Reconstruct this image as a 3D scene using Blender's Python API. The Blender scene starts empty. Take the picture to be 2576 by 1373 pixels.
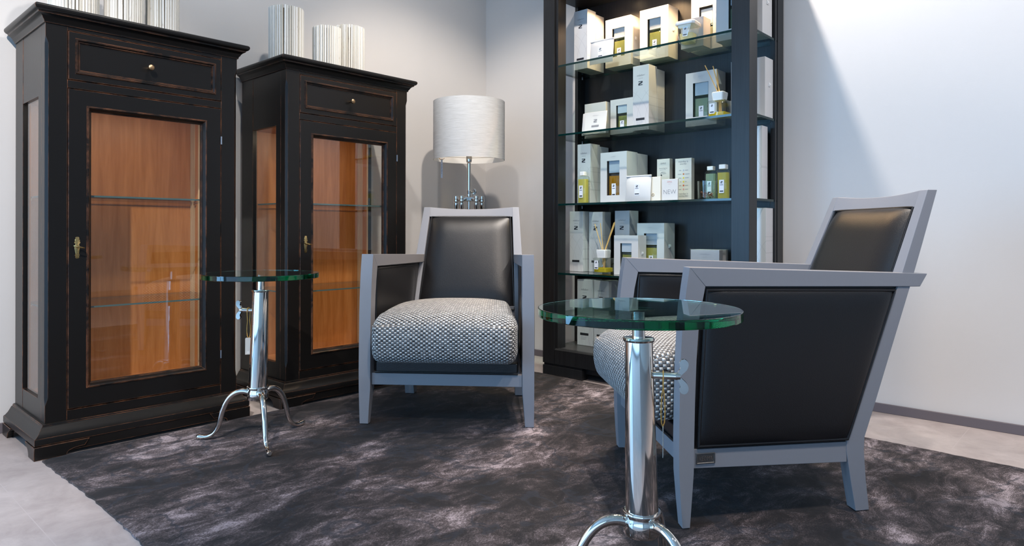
import bpy, bmesh, math, random
from mathutils import Vector, Matrix
random.seed(7)
SC = bpy.context.scene
COL = SC.collection
PI = math.pi

# ------------------------------------------------------------------ materials
def nodes(name):
    m = bpy.data.materials.new(name); m.use_nodes = True
    nt = m.node_tree; nt.nodes.clear()
    out = nt.nodes.new('ShaderNodeOutputMaterial')
    def N(t, **kw):
        n = nt.nodes.new('ShaderNode' + t)
        for k, v in kw.items():
            if k in n.inputs.keys() or k.replace('_', ' ') in n.inputs.keys():
                n.inputs[k if k in n.inputs.keys() else k.replace('_', ' ')].default_value = v
            else: setattr(n, k, v)
        return n
    def L(a, b): nt.links.new(a, b)
    return m, nt, out, N, L

def c4(c): return (c[0], c[1], c[2], 1.0)
def sr(r, g, b):
    f = lambda v: ((v/255+.055)/1.055)**2.4 if v > 10 else v/255/12.92
    return (f(r), f(g), f(b))

def pbr(name, col, rough=.5, metal=0.0, spec=.5, noise=0, nscale=40, bump=0, bscale=200, coat=0, sheen=0, stretch=None):
    m, nt, out, N, L = nodes(name)
    p = N('BsdfPrincipled'); L(p.outputs[0], out.inputs[0])
    p.inputs['Base Color'].default_value = c4(col); p.inputs['Roughness'].default_value = rough
    p.inputs['Metallic'].default_value = metal; p.inputs['Specular IOR Level'].default_value = spec
    if coat: p.inputs['Coat Weight'].default_value = coat; p.inputs['Coat Roughness'].default_value = .08
    if sheen: p.inputs['Sheen Weight'].default_value = sheen
    if noise or bump:
        tc = N('TexCoord'); mp = N('Mapping'); L(tc.outputs['Object'], mp.inputs[0])
        if stretch: mp.inputs['Scale'].default_value = stretch
    if noise:
        n = N('TexNoise', Scale=nscale, Detail=5.0); L(mp.outputs[0], n.inputs['Vector'])
        r = N('ValToRGB'); L(n.outputs[0], r.inputs[0])
        r.color_ramp.elements[0].position = .3; r.color_ramp.elements[1].position = .7
        r.color_ramp.elements[0].color = c4([max(0, x*(1-noise)) for x in col])
        r.color_ramp.elements[1].color = c4([min(1, x*(1+noise)) for x in col])
        L(r.outputs[0], p.inputs['Base Color'])
    if bump:
        n2 = N('TexNoise', Scale=bscale, Detail=3.0); L(mp.outputs[0], n2.inputs['Vector'])
        b = N('Bump', Strength=bump, Distance=.002); L(n2.outputs[0], b.inputs['Height']); L(b.outputs[0], p.inputs['Normal'])
    return m

def glassy(name, tint, rough=0.0, ior=1.5, boost=1.0):
    """thin clear pane: see-through tint plus mirror reflection by Fresnel"""
    m, nt, out, N, L = nodes(name)
    t = N('BsdfTransparent'); t.inputs[0].default_value = c4(tint)
    g = N('BsdfGlossy'); g.inputs['Roughness'].default_value = rough
    f = N('Fresnel'); ge = N('NewGeometry'); io = N('MapRange'); L(ge.outputs['Backfacing'], io.inputs[0])
    io.inputs[3].default_value = ior; io.inputs[4].default_value = 1/ior; L(io.outputs[0], f.inputs[0])   # same mirror share on both faces
    mu = N('Math', operation='MULTIPLY'); L(f.outputs[0], mu.inputs[0]); mu.inputs[1].default_value = boost; mu.use_clamp = True
    x = N('MixShader'); L(mu.outputs[0], x.inputs[0]); L(t.outputs[0], x.inputs[1]); L(g.outputs[0], x.inputs[2])
    L(x.outputs[0], out.inputs[0]); return m

def lacquer(name):
    """black satin lacquer, rubbed through to red-brown along the arrises"""
    m, nt, out, N, L = nodes(name)
    p = N('BsdfPrincipled'); L(p.outputs[0], out.inputs[0])
    p.inputs['Roughness'].default_value = .33; p.inputs['Specular IOR Level'].default_value = .30
    bv = N('Bevel', samples=4); bv.inputs['Radius'].default_value = .0021
    ge = N('NewGeometry')
    dt = N('VectorMath', operation='DOT_PRODUCT'); L(bv.outputs[0], dt.inputs[0]); L(ge.outputs['Normal'], dt.inputs[1])
    mr = N('MapRange'); L(dt.outputs['Value'], mr.inputs[0])
    mr.inputs[1].default_value = .985; mr.inputs[2].default_value = .90; mr.inputs[3].default_value = 0; mr.inputs[4].default_value = 1
    tc = N('TexCoord'); n = N('TexNoise', Scale=14.0, Detail=5.0, Roughness=.75); L(tc.outputs['Object'], n.inputs['Vector'])
    m2 = N('MapRange'); L(n.outputs[0], m2.inputs[0]); m2.inputs[1].default_value = .40; m2.inputs[2].default_value = .66
    mu = N('Math', operation='MULTIPLY'); L(mr.outputs[0], mu.inputs[0]); L(m2.outputs[0], mu.inputs[1])
    mx = N('Mix', data_type='RGBA'); L(mu.outputs[0], mx.inputs[0])
    mx.inputs[6].default_value = c4((.0062, .0054, .005)); mx.inputs[7].default_value = c4((.46, .18, .08))
    L(mx.outputs[2], p.inputs['Base Color'])
    n3 = N('TexNoise', Scale=60.0, Detail=4.0); L(tc.outputs['Object'], n3.inputs['Vector'])
    b = N('Bump', Strength=.06, Distance=.002); L(n3.outputs[0], b.inputs['Height']); L(b.outputs[0], p.inputs['Normal'])
    return m

def wood(name, c1, c2, axis_scale=(14, 14, 1.2), rough=.4):
    m, nt, out, N, L = nodes(name)
    p = N('BsdfPrincipled'); L(p.outputs[0], out.inputs[0]); p.inputs['Roughness'].default_value = rough; p.inputs['Specular IOR Level'].default_value = .38
    tc = N('TexCoord'); mp = N('Mapping'); mp.inputs['Scale'].default_value = axis_scale; L(tc.outputs['Object'], mp.inputs[0])
    n = N('TexNoise', Scale=3.0, Detail=8.0, Roughness=.65, Distortion=.6); L(mp.outputs[0], n.inputs['Vector'])
    r = N('ValToRGB'); L(n.outputs[0], r.inputs[0])
    r.color_ramp.elements[0].position = .3; r.color_ramp.elements[1].position = .72
    r.color_ramp.elements[0].color = c4(c1); r.color_ramp.elements[1].color = c4(c2)
    L(r.outputs[0], p.inputs['Base Color'])
    b = N('Bump', Strength=.15, Distance=.001); L(n.outputs[0], b.inputs['Height']); L(b.outputs[0], p.inputs['Normal'])
    return m

def weave(name):
    """velvet basket weave in silver and charcoal, laid out by UV in metres"""
    m, nt, out, N, L = nodes(name)
    p = N('BsdfPrincipled'); L(p.outputs[0], out.inputs[0])
    p.inputs['Roughness'].default_value = .6; p.inputs['Sheen Weight'].default_value = .15
    uv = N('UVMap'); sp = N('SeparateXYZ'); L(uv.outputs[0], sp.inputs[0])
    def cell(o, size):
        d = N('Math', operation='DIVIDE'); L(o, d.inputs[0]); d.inputs[1].default_value = size
        fl = N('Math', operation='FLOOR'); L(d.outputs[0], fl.inputs[0])
        fr = N('Math', operation='FRACT'); L(d.outputs[0], fr.inputs[0])
        return fl.outputs[0], fr.outputs[0]
    fx, tx = cell(sp.outputs[0], .0100); fy, ty = cell(sp.outputs[1], .0074)
    ad = N('Math', operation='ADD'); L(fx, ad.inputs[0]); L(fy, ad.inputs[1])
    md = N('Math', operation='PINGPONG'); L(ad.outputs[0], md.inputs[0]); md.inputs[1].default_value = 1.0
    def hump(t):
        a = N('Math', operation='MULTIPLY'); L(t, a.inputs[0]); a.inputs[1].default_value = PI
        s = N('Math', operation='SINE'); L(a.outputs[0], s.inputs[0]); return s.outputs[0]
    hx, hy = hump(tx), hump(ty)
    hm = N('Math', operation='MULTIPLY'); L(hx, hm.inputs[0]); L(hy, hm.inputs[1])
    cv = N('CombineXYZ'); L(fx, cv.inputs[0]); L(fy, cv.inputs[1])
    wn = N('TexWhiteNoise', noise_dimensions='2D'); L(cv.outputs[0], wn.inputs['Vector'])
    ns = N('TexNoise', Scale=7.0, Detail=3.0); L(uv.outputs[0], ns.inputs['Vector'])
    lo = N('Mix', data_type='RGBA'); L(wn.outputs[0], lo.inputs[0])
    lo.inputs[6].default_value = c4((.020, .020, .022)); lo.inputs[7].default_value = c4((.13, .128, .13))
    hi = N('Mix', data_type='RGBA'); L(wn.outputs[0], hi.inputs[0])
    hi.inputs[6].default_value = c4((.52, .505, .48)); hi.inputs[7].default_value = c4((.80, .78, .74))
    mx = N('Mix', data_type='RGBA'); L(md.outputs[0], mx.inputs[0]); L(lo.outputs[2], mx.inputs[6]); L(hi.outputs[2], mx.inputs[7])
    m3 = N('Mix', data_type='RGBA', blend_type='MULTIPLY'); m3.inputs[0].default_value = 1.0
    rg = N('MapRange'); L(hm.outputs[0], rg.inputs[0]); rg.inputs[1].default_value = 0; rg.inputs[2].default_value = .45; rg.inputs[3].default_value = .35; rg.inputs[4].default_value = 1
    L(mx.outputs[2], m3.inputs[6]); L(rg.outputs[0], m3.inputs[7])
    L(m3.outputs[2], p.inputs['Base Color'])
    h2 = N('Math', operation='MULTIPLY'); L(hm.outputs[0], h2.inputs[0])
    a2 = N('Math', operation='MULTIPLY_ADD'); L(md.outputs[0], a2.inputs[0]); a2.inputs[1].default_value = .6; a2.inputs[2].default_value = .5
    L(a2.outputs[0], h2.inputs[1])
    b = N('Bump', Strength=.9, Distance=.003); L(h2.outputs[0], b.inputs['Height']); L(b.outputs[0], p.inputs['Normal'])
    return m

def rug_material():
    m, nt, out, N, L = nodes('rug_pile')
    p = N('BsdfPrincipled'); L(p.outputs[0], out.inputs[0])
    p.inputs['Roughness'].default_value = .75; p.inputs['Sheen Weight'].default_value = .06; p.inputs['Sheen Roughness'].default_value = .4
    p.inputs['Specular IOR Level'].default_value = .25
    tc = N('TexCoord')
    def noise(scale3, s, det=6.0, rough=.6, dist=0.0):
        mp = N('Mapping'); mp.inputs['Scale'].default_value = scale3; L(tc.outputs['Object'], mp.inputs[0])
        n = N('TexNoise', Scale=s, Detail=det, Roughness=rough, Distortion=dist); L(mp.outputs[0], n.inputs['Vector']); return n.outputs[0]
    big = noise((1, .5, 1), 2.6, 5, .62, .9)
    mid = noise((3.3, 1.7, 1), 4.6, 10, .80, .6)
    fine = noise((80, 30, 1), 5.0, 5, .85)
    def madd(a, k, b=None):
        n = N('Math', operation='MULTIPLY_ADD'); L(a, n.inputs[0]); n.inputs[1].default_value = k
        if b is not None: L(b, n.inputs[2])
        else: n.inputs[2].default_value = 0
        return n.outputs[0]
    # worn ornament: scrolls along the level lines of a slow field, and ringed rosettes
    def lines(field, k, w):
        f = madd(field, k); fr = N('Math', operation='FRACT'); L(f, fr.inputs[0])
        pp = N('Math', operation='SUBTRACT'); L(fr.outputs[0], pp.inputs[0]); pp.inputs[1].default_value = .5
        ab = N('Math', operation='ABSOLUTE'); L(pp.outputs[0], ab.inputs[0])
        mr = N('MapRange'); L(ab.outputs[0], mr.inputs[0]); mr.inputs[1].default_value = w; mr.inputs[2].default_value = w*.35; return mr.outputs[0]
    slow = noise((1, 1, 1), 2.9, 5.0, .50, .35)
    scroll = lines(slow, 7.0, .10)
    n2 = N('TexNoise', Scale=7.0, Detail=6.0); L(tc.outputs['Object'], n2.inputs['Vector'])
    mixv = N('Mix', data_type='RGBA'); mixv.inputs[0].default_value = .07; L(tc.outputs['Object'], mixv.inputs[6]); L(n2.outputs['Color'], mixv.inputs[7])
    vo = N('TexVoronoi', Scale=2.4); L(mixv.outputs[2], vo.inputs['Vector'])
    ring = lines(vo.outputs['Distance'], 7.5, .14)
    near = N('MapRange'); L(vo.outputs['Distance'], near.inputs[0]); near.inputs[1].default_value = .34; near.inputs[2].default_value = .24
    rg = N('Math', operation='MULTIPLY'); L(ring, rg.inputs[0]); L(near.outputs[0], rg.inputs[1])
    mk0 = N('Math', operation='MAXIMUM'); L(scroll, mk0.inputs[0]); L(rg.outputs[0], mk0.inputs[1])
    brk = noise((1, 1, 1), 11.0, 6, .75)
    m2 = N('MapRange'); L(brk, m2.inputs[0]); m2.inputs[1].default_value = .36; m2.inputs[2].default_value = .50
    mk = N('Math', operation='MULTIPLY'); L(mk0.outputs[0], mk.inputs[0]); L(m2.outputs[0], mk.inputs[1])
    v = madd(big, .58, madd(mid, .62, madd(fine, .50)))
    r = N('ValToRGB'); L(v, r.inputs[0])
    els = r.color_ramp.elements
    els[0].position = .70; els[0].color = c4((.0042, .0034, .0038)); els[1].position = 1.0; els[1].color = c4((.37, .31, .33))
    e = els.new(.835); e.color = c4((.0145, .0108, .0108)); e = els.new(.925); e.color = c4((.088, .068, .070))
    mk2 = N('Math', operation='MULTIPLY'); L(mk.outputs[0], mk2.inputs[0]); mk2.inputs[1].default_value = .68
    mx = N('Mix', data_type='RGBA'); L(mk2.outputs[0], mx.inputs[0]); L(r.outputs[0], mx.inputs[6]); mx.inputs[7].default_value = c4((.017, .019, .027))
    L(mx.outputs[2], p.inputs['Base Color'])
    bb = madd(mk.outputs[0], -.25, v)
    bp = N('Bump', Strength=.55, Distance=.004); L(bb, bp.inputs['Height']); L(bp.outputs[0], p.inputs['Normal'])
    return m

def floor_material():
    m, nt, out, N, L = nodes('stone_vinyl')
    p = N('BsdfPrincipled'); L(p.outputs[0], out.inputs[0]); p.inputs['Roughness'].default_value = .42; p.inputs['Specular IOR Level'].default_value = .4
    tc = N('TexCoord')
    n = N('TexNoise', Scale=7.0, Detail=9.0, Roughness=.7, Distortion=.4); L(tc.outputs['Object'], n.inputs['Vector'])
    r = N('ValToRGB'); L(n.outputs[0], r.inputs[0]); r.color_ramp.elements[0].position = .28; r.color_ramp.elements[1].position = .75
    r.color_ramp.elements[0].color = c4((.275, .232, .222)); r.color_ramp.elements[1].color = c4((.455, .398, .382))
    br = N('TexBrick', offset=0.5, offset_frequency=2); L(tc.outputs['Object'], br.inputs['Vector'])
    br.inputs['Scale'].default_value = 1.0; br.inputs['Mortar Size'].default_value = .0011; br.inputs['Brick Width'].default_value = .92; br.inputs['Row Height'].default_value = .46
    mx = N('Mix', data_type='RGBA'); L(br.outputs['Fac'], mx.inputs[0]); L(r.outputs[0], mx.inputs[6]); mx.inputs[7].default_value = c4((.405, .355, .345))
    L(mx.outputs[2], p.inputs['Base Color'])
    b = N('Bump', Strength=.12, Distance=.002); L(n.outputs[0], b.inputs['Height']); L(b.outputs[0], p.inputs['Normal'])
    return m

def slat_material():
    m, nt, out, N, L = nodes('limed_sticks')
    p = N('BsdfPrincipled'); L(p.outputs[0], out.inputs[0]); p.inputs['Roughness'].default_value = .7
    g = N('NewGeometry'); r = N('ValToRGB'); L(g.outputs['Random Per Island'], r.inputs[0])
    r.color_ramp.elements[0].color = c4((.50, .47, .40)); r.color_ramp.elements[1].color = c4((.80, .79, .76))
    tc = N('TexCoord'); mp = N('Mapping'); mp.inputs['Scale'].default_value = (60, 60, 14); L(tc.outputs['Object'], mp.inputs[0])
    n = N('TexNoise', Scale=2.0, Detail=6.0, Roughness=.7); L(mp.outputs[0], n.inputs['Vector'])
    mr = N('MapRange'); L(n.outputs[0], mr.inputs[0]); mr.inputs[1].default_value = .60; mr.inputs[2].default_value = .74
    mx = N('Mix', data_type='RGBA'); L(mr.outputs[0], mx.inputs[0]); L(r.outputs[0], mx.inputs[6]); mx.inputs[7].default_value = c4((.30, .22, .14))
    L(mx.outputs[2], p.inputs['Base Color'])
    return m

def table_glass():
    m, nt, out, N, L = nodes('green_float_glass')
    p = N('BsdfPrincipled'); L(p.outputs[0], out.inputs[0])
    p.inputs['Base Color'].default_value = (1, 1, 1, 1); p.inputs['Roughness'].default_value = 0.0
    p.inputs['Transmission Weight'].default_value = 1.0; p.inputs['IOR'].default_value = 1.5
    v = N('VolumeAbsorption'); v.inputs['Color'].default_value = c4((.0, .76, .60)); v.inputs['Density'].default_value = 17.0
    L(v.outputs[0], out.inputs['Volume']); return m

def carton_material():
    """white coated card; the lower half carries a pale embossed net of arcs"""
    m, nt, out, N, L = nodes('white_card')
    p = N('BsdfPrincipled'); L(p.outputs[0], out.inputs[0]); p.inputs['Roughness'].default_value = .14
    tc = N('TexCoord'); sp = N('SeparateXYZ'); L(tc.outputs['Object'], sp.inputs[0])
    def arcs(cx, cz, f):
        cb = N('CombineXYZ'); L(sp.outputs[0], cb.inputs[0]); L(sp.outputs[2], cb.inputs[1])
        d = N('VectorMath', operation='DISTANCE'); L(cb.outputs[0], d.inputs[0]); d.inputs[1].default_value = (cx, cz, 0)
        mu = N('Math', operation='MULTIPLY'); L(d.outputs['Value'], mu.inputs[0]); mu.inputs[1].default_value = f
        fr = N('Math', operation='FRACT'); L(mu.outputs[0], fr.inputs[0])
        lt = N('Math', operation='LESS_THAN'); L(fr.outputs[0], lt.inputs[0]); lt.inputs[1].default_value = .045; return lt.outputs[0]
    a1, a2 = arcs(-.16, .02, 24), arcs(.17, .05, 21)
    mx_ = N('Math', operation='MAXIMUM'); L(a1, mx_.inputs[0]); L(a2, mx_.inputs[1])
    lt = N('Math', operation='LESS_THAN'); L(sp.outputs[2], lt.inputs[0]); lt.inputs[1].default_value = .195
    k = N('Math', operation='MULTIPLY'); L(mx_.outputs[0], k.inputs[0]); L(lt.outputs[0], k.inputs[1])
    mx = N('Mix', data_type='RGBA'); L(k.outputs[0], mx.inputs[0]); mx.inputs[6].default_value = c4((.55, .55, .56)); mx.inputs[7].default_value = c4((.47, .47, .485))
    L(mx.outputs[2], p.inputs['Base Color']); return m

def shade_material():
    m, nt, out, N, L = nodes('linen_shade')
    p = N('BsdfPrincipled'); p.inputs['Roughness'].default_value = .85
    tc = N('TexCoord'); mp = N('Mapping'); mp.inputs['Scale'].default_value = (6, 6, 220); L(tc.outputs['Object'], mp.inputs[0])
    n = N('TexNoise', Scale=2.5, Detail=5.0, Roughness=.7); L(mp.outputs[0], n.inputs['Vector'])
    r = N('ValToRGB'); L(n.outputs[0], r.inputs[0]); r.color_ramp.elements[0].position = .3; r.color_ramp.elements[1].position = .65
    r.color_ramp.elements[0].color = c4((.50, .49, .47)); r.color_ramp.elements[1].color = c4((.70, .69, .675))
    L(r.outputs[0], p.inputs['Base Color'])
    b = N('Bump', Strength=.3, Distance=.001); L(n.outputs[0], b.inputs['Height']); L(b.outputs[0], p.inputs['Normal'])
    L(p.outputs[0], out.inputs[0]); return m

def liquid(name, c):
    """cloudy coloured liquid: part clear, part light scattered inside"""
    m, nt, out, N, L = nodes(name)
    t = N('BsdfTransparent'); t.inputs[0].default_value = c4(c)
    d = N('BsdfDiffuse'); d.inputs[0].default_value = c4(c)
    tl = N('BsdfTranslucent'); tl.inputs[0].default_value = c4(c)
    a = N('MixShader'); a.inputs[0].default_value = .4; L(d.outputs[0], a.inputs[1]); L(tl.outputs[0], a.inputs[2])
    x = N('MixShader'); x.inputs[0].default_value = .62; L(t.outputs[0], x.inputs[1]); L(a.outputs[0], x.inputs[2])
    L(x.outputs[0], out.inputs[0]); return m

M = {}
M['wall'] = pbr('wall_paint', (.60, .575, .555), .75, noise=.015, nscale=3, bump=.05, bscale=300)
M['wall2'] = pbr('wall_paint_cool', (.61, .585, .565), .7, noise=.015, nscale=3, bump=.05, bscale=300)
M['ceil'] = pbr('ceiling_paint', (.62, .61, .60), .9)
M['floor'] = floor_material()
M['base'] = pbr('skirting_mauve', (.125, .105, .115), .5)
M['lac'] = lacquer('black_lacquer')
M['cherry'] = wood('cherry_wood', (.37, .125, .026), (.55, .225, .07))
M['maple'] = wood('pale_edge_wood', (.42, .27, .14), (.60, .43, .26))
M['pane'] = glassy('clear_pane', (.95, .96, .955), boost=1.15)
M['shelfglass'] = glassy('shelf_glass', (.86, .945, .925), boost=1.2)
M['glassedge'] = pbr('shelf_glass_edge', (.0015, .018, .017), .06, spec=.45)
M['paleedge'] = pbr('thin_shelf_edge', (.07, .125, .125), .15)
M['tglass'] = table_glass()
M['chrome'] = pbr('polished_nickel', (.76, .72, .67), .055, 1.0)
M['brass'] = pbr('old_brass', (.62, .42, .17), .28, 1.0, noise=.25, nscale=200)
M['bronze'] = pbr('worn_bronze', (.42, .27, .15), .4, 1.0, noise=.4, nscale=300)
M['steel'] = pbr('hinge_steel', (.35, .35, .37), .35, 1.0)
M['paint'] = pbr('grey_lacquered_wood', (.235, .237, .258), .38, bump=.04, bscale=90, stretch=(1, 1, .2))
M['leather'] = pbr('black_leather', (.0095, .0090, .0098), .33, spec=.45, bump=.22, bscale=420)
M['weave'] = weave('basket_weave_velvet')
M['rug'] = rug_material()
M['slat'] = slat_material()
M['core'] = pbr('vase_core', (.10, .075, .05), .9)
M['oak'] = wood('black_stained_oak', (.006, .0062, .0070), (.016, .0165, .018), (60, 60, 1.6), .36)
M['board'] = wood('dark_board', (.030, .028, .028), (.046, .044, .043), (2, 40, 2), .3)
M['card'] = carton_material()
M['plaincard'] = pbr('plain_white_card', (.58, .575, .57), .4)
M['cream'] = pbr('cream_card', (.68, .65, .58), .45)
M['ink'] = pbr('black_ink', (.015, .015, .02), .5)
M['greyink'] = pbr('grey_ink', (.22, .22, .24), .5)
M['paleink'] = pbr('pale_grey_ink', (.50, .50, .53), .5)
M['lab'] = pbr('white_sticker', (.70, .72, .78), .4)
M['cap'] = pbr('white_cap', (.78, .78, .77), .35)
M['frost'] = pbr('frosted_stopper', (.42, .50, .55), .3)
M['bglass'] = glassy('bottle_glass', (.95, .985, .965), boost=1.2)
for k, c in (('amber', (.62, .31, .02)), ('straw', (.82, .74, .22)), ('olive', (.56, .56, .17)), ('lime', (.78, .66, .06)), ('aqua', (.52, .66, .50)), ('pale', (.80, .80, .60))):
    M[k] = liquid('liquid_' + k, c)
M['reed'] = pbr('rattan_reed', (.72, .42, .13), .6)
M['pot'] = pbr('dried_petals', (.16, .055, .025), .8, noise=.6, nscale=250)
M['shade'] = shade_material()
M['shadein'] = pbr('shade_lining', (.82, .80, .76), .8)
M['string'] = pbr('orange_cord', (.72, .36, .07), .6)
M['tag'] = pbr('grey_tag_card', (.42, .40, .37), .5)
M['black'] = pbr('matt_black', (.012, .012, .013), .6)
M['film'] = glassy('plastic_film', (.93, .93, .94), rough=.1, boost=2.0)
M['white_frame'] = pbr('window_frame_paint', (.05, .05, .055), .4)
for k, c in (('dot_grey', (.45, .47, .55)), ('dot_rust', (.55, .17, .05)), ('dot_yellow', (.72, .58, .05)), ('dot_red', (.62, .13, .05)), ('dot_pink', (.65, .30, .30))):
    M[k] = pbr(k, c, .5)
def lamp_face():
    m, nt, out, N, L = nodes('lamp_face'); e = N('Emission'); e.inputs[0].default_value = c4((1, .72, .42)); e.inputs[1].default_value = 30
    L(e.outputs[0], out.inputs[0]); return m
M['lampface'] = lamp_face()

# ------------------------------------------------------------------ geometry
class G:
    def __init__(s): s.v = []; s.f = []; s.mi = []; s.uv = None
    def add(s, vs, fs, mi=0):
        o = len(s.v); s.v += [tuple(v) for v in vs]; s.f += [tuple(i+o for i in f) for f in fs]; s.mi += [mi]*len(fs); return s
    def box(s, x0, y0, z0, x1, y1, z1, mi=0):
        vs = [(x, y, z) for z in (z0, z1) for y in (y0, y1) for x in (x0, x1)]
        return s.add(vs, [(0, 2, 3, 1), (4, 5, 7, 6), (0, 1, 5, 4), (1, 3, 7, 5), (3, 2, 6, 7), (2, 0, 4, 6)], mi)
    def loft(s, rings, cap0=True, cap1=True, closed=True, mi=0):
        n = len(rings[0]); vs = [p for r in rings for p in r]; fs = []
        for i in range(len(rings)-1):
            for j in range(n if closed else n-1):
                k = (j+1) % n
                fs.append((i*n+j, i*n+k, (i+1)*n+k, (i+1)*n+j))
        if cap0: fs.append(tuple(range(n-1, -1, -1)))
        if cap1: fs.append(tuple((len(rings)-1)*n+j for j in range(n)))
        return s.add(vs, fs, mi)
    def lathe(s, prof, seg=24, c=(0, 0, 0), mi=0, caps=True, mat=None):
        rings = []
        for r, z in prof:
            ring = []
            for k in range(seg):
                a = 2*PI*k/seg; p = Vector((r*math.cos(a), r*math.sin(a), z))
                if mat: p = mat @ p
                ring.append((p.x+c[0], p.y+c[1], p.z+c[2]))
            rings.append(ring)
        return s.loft(rings, caps, caps, True, mi)
    def tube(s, pts, rad, seg=10, mi=0, closed=False, flat=1.0):
        pts = [Vector(p) for p in pts]; n = len(pts); rings = []
        if not isinstance(rad, (list, tuple)): rad = [rad]*n
        up = None
        for i, p in enumerate(pts):
            if closed: t = pts[(i+1) % n]-pts[i-1]
            else: t = pts[min(i+1, n-1)]-pts[max(i-1, 0)]
            t.normalize()
            if up is None:
                up = Vector((0, 0, 1)) if abs(t.z) < .9 else Vector((1, 0, 0))
            u = up - t*up.dot(t)
            if u.length < 1e-6: u = t.orthogonal()
            u.normalize(); up = u; w = t.cross(u)
            rings.append([tuple(p + (u*math.cos(2*PI*k/seg)*flat + w*math.sin(2*PI*k/seg))*rad[i]) for k in range(seg)])
        if closed: rings.append(rings[0]); return s.loft(rings, False, False, True, mi)
        return s.loft(rings, True, True, True, mi)
    def prism(s, poly, axis, a, b, mi=0):
        """poly of 2-d points extruded along axis ('x': poly=(y,z); 'y': (x,z); 'z': (x,y))"""
        def P(p, t): return {'x': (t, p[0], p[1]), 'y': (p[0], t, p[1]), 'z': (p[0], p[1], t)}[axis]
        return s.loft([[P(p, a) for p in poly], [P(p, b) for p in poly]], mi=mi)
    def merge(s, o, fn=None, mi=None):
        return s.add([fn(v) if fn else v for v in o.v], o.f, 0 if mi is None else mi)

def obj(name, g, mats, parent=None, bevel=0, seg=2, smooth=None, world=False, angle=30, recalc=True, sharp=40):
    me = bpy.data.meshes.new(name)
    off = Vector((0, 0, 0))
    if world and parent is not None:
        q = parent
        while q: off += q.location; q = q.parent
    me.from_pydata([(v[0]-off.x, v[1]-off.y, v[2]-off.z) for v in g.v], [], g.f)
    if not isinstance(mats, (list, tuple)): mats = [mats]
    for m in mats: me.materials.append(M[m] if isinstance(m, str) else m)
    me.polygons.foreach_set('material_index', g.mi)
    bm = bmesh.new(); bm.from_mesh(me)
    if recalc: bmesh.ops.recalc_face_normals(bm, faces=bm.faces)
    if bevel:
        es = [e for e in bm.edges if len(e.link_faces) == 2 and e.calc_face_angle(0) > math.radians(angle)]
        bmesh.ops.bevel(bm, geom=es, offset=bevel, segments=seg, profile=.5, affect='EDGES', clamp_overlap=True)
    bm.to_mesh(me); bm.free()
    if smooth is None: smooth = True
    if smooth:
        me.polygons.foreach_set('use_smooth', [True]*len(me.polygons))
        me.set_sharp_from_angle(angle=math.radians(sharp))
    o = bpy.data.objects.new(name, me); COL.objects.link(o)
    if parent is not None: o.parent = parent
    if bevel: wn = o.modifiers.new('weighted', 'WEIGHTED_NORMAL'); wn.keep_sharp = True; wn.weight = 100
    return o

def thing(name, label, cat, loc=(0, 0, 0), rz=0, group=None):
    o = bpy.data.objects.new(name, None); COL.objects.link(o)
    o.empty_display_size = .05
    o.location = loc; o.rotation_euler = (0, 0, rz); o['label'] = label; o['category'] = cat
    if group: o['group'] = group
    return o
def tag(o, label, cat, group=None):
    o['label'] = label; o['category'] = cat
    if group: o['group'] = group
    return o
def structure(o): o['kind'] = 'structure'; return o
def copy_tree(o, parent=None):
    c = o.copy(); COL.objects.link(c)
    if parent is not None: c.parent = parent
    for ch in list(o.children): copy_tree(ch, c)
    return c

_txt = {}
def curve_pts(P, k=4, closed=False):
    """Catmull-Rom points through P (tuples of any length)"""
    n = len(P); out = []
    for i in range(n if closed else n-1):
        if closed: q = [P[i-1], P[i], P[(i+1) % n], P[(i+2) % n]]
        else: q = [P[max(i-1, 0)], P[i], P[i+1], P[min(i+2, n-1)]]
        for j in range(k):
            t = j/k
            out.append(tuple(.5*(2*b+(c-a)*t+(2*a-5*b+4*c-d)*t*t+(3*b-a-3*c+d)*t**3) for a, b, c, d in zip(*q)))
    if not closed: out.append(tuple(P[-1]))
    return out
def text_geo(s, h, spacing=1.0, thin=0):
    """flat lettering as a mesh in the x-z plane, centred, of cap height h"""
    key = (s, spacing, thin)
    if key not in _txt:
        cu = bpy.data.curves.new('t', 'FONT'); cu.body = s; cu.size = 1; cu.space_character = spacing; cu.resolution_u = 3
        cu.align_x = 'CENTER'; cu.extrude = 0; cu.offset = -thin
        o = bpy.data.objects.new('t', cu); COL.objects.link(o)
        dg = bpy.context.evaluated_depsgraph_get(); me = bpy.data.meshes.new_from_object(o.evaluated_get(dg))
        vs = [tuple(v.co) for v in me.vertices]; fs = [tuple(p.vertices) for p in me.polygons]
        bpy.data.objects.remove(o); bpy.data.curves.remove(cu); bpy.data.meshes.remove(me)
        _txt[key] = (vs, fs)
    vs, fs = _txt[key]; k = h/.7
    return [(v[0]*k, 0, v[1]*k) for v in vs], fs
def write(g, s, x, y, z, h, mi=0, spacing=1.0, wmax=None, thin=0):
    vs, fs = text_geo(s, h, spacing, thin)
    w = max(v[0] for v in vs)-min(v[0] for v in vs); k = 1 if not wmax or w <= wmax else wmax/w
    g.add([(x+v[0]*k, y, z+v[2]) for v in vs], fs, mi); return g
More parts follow.
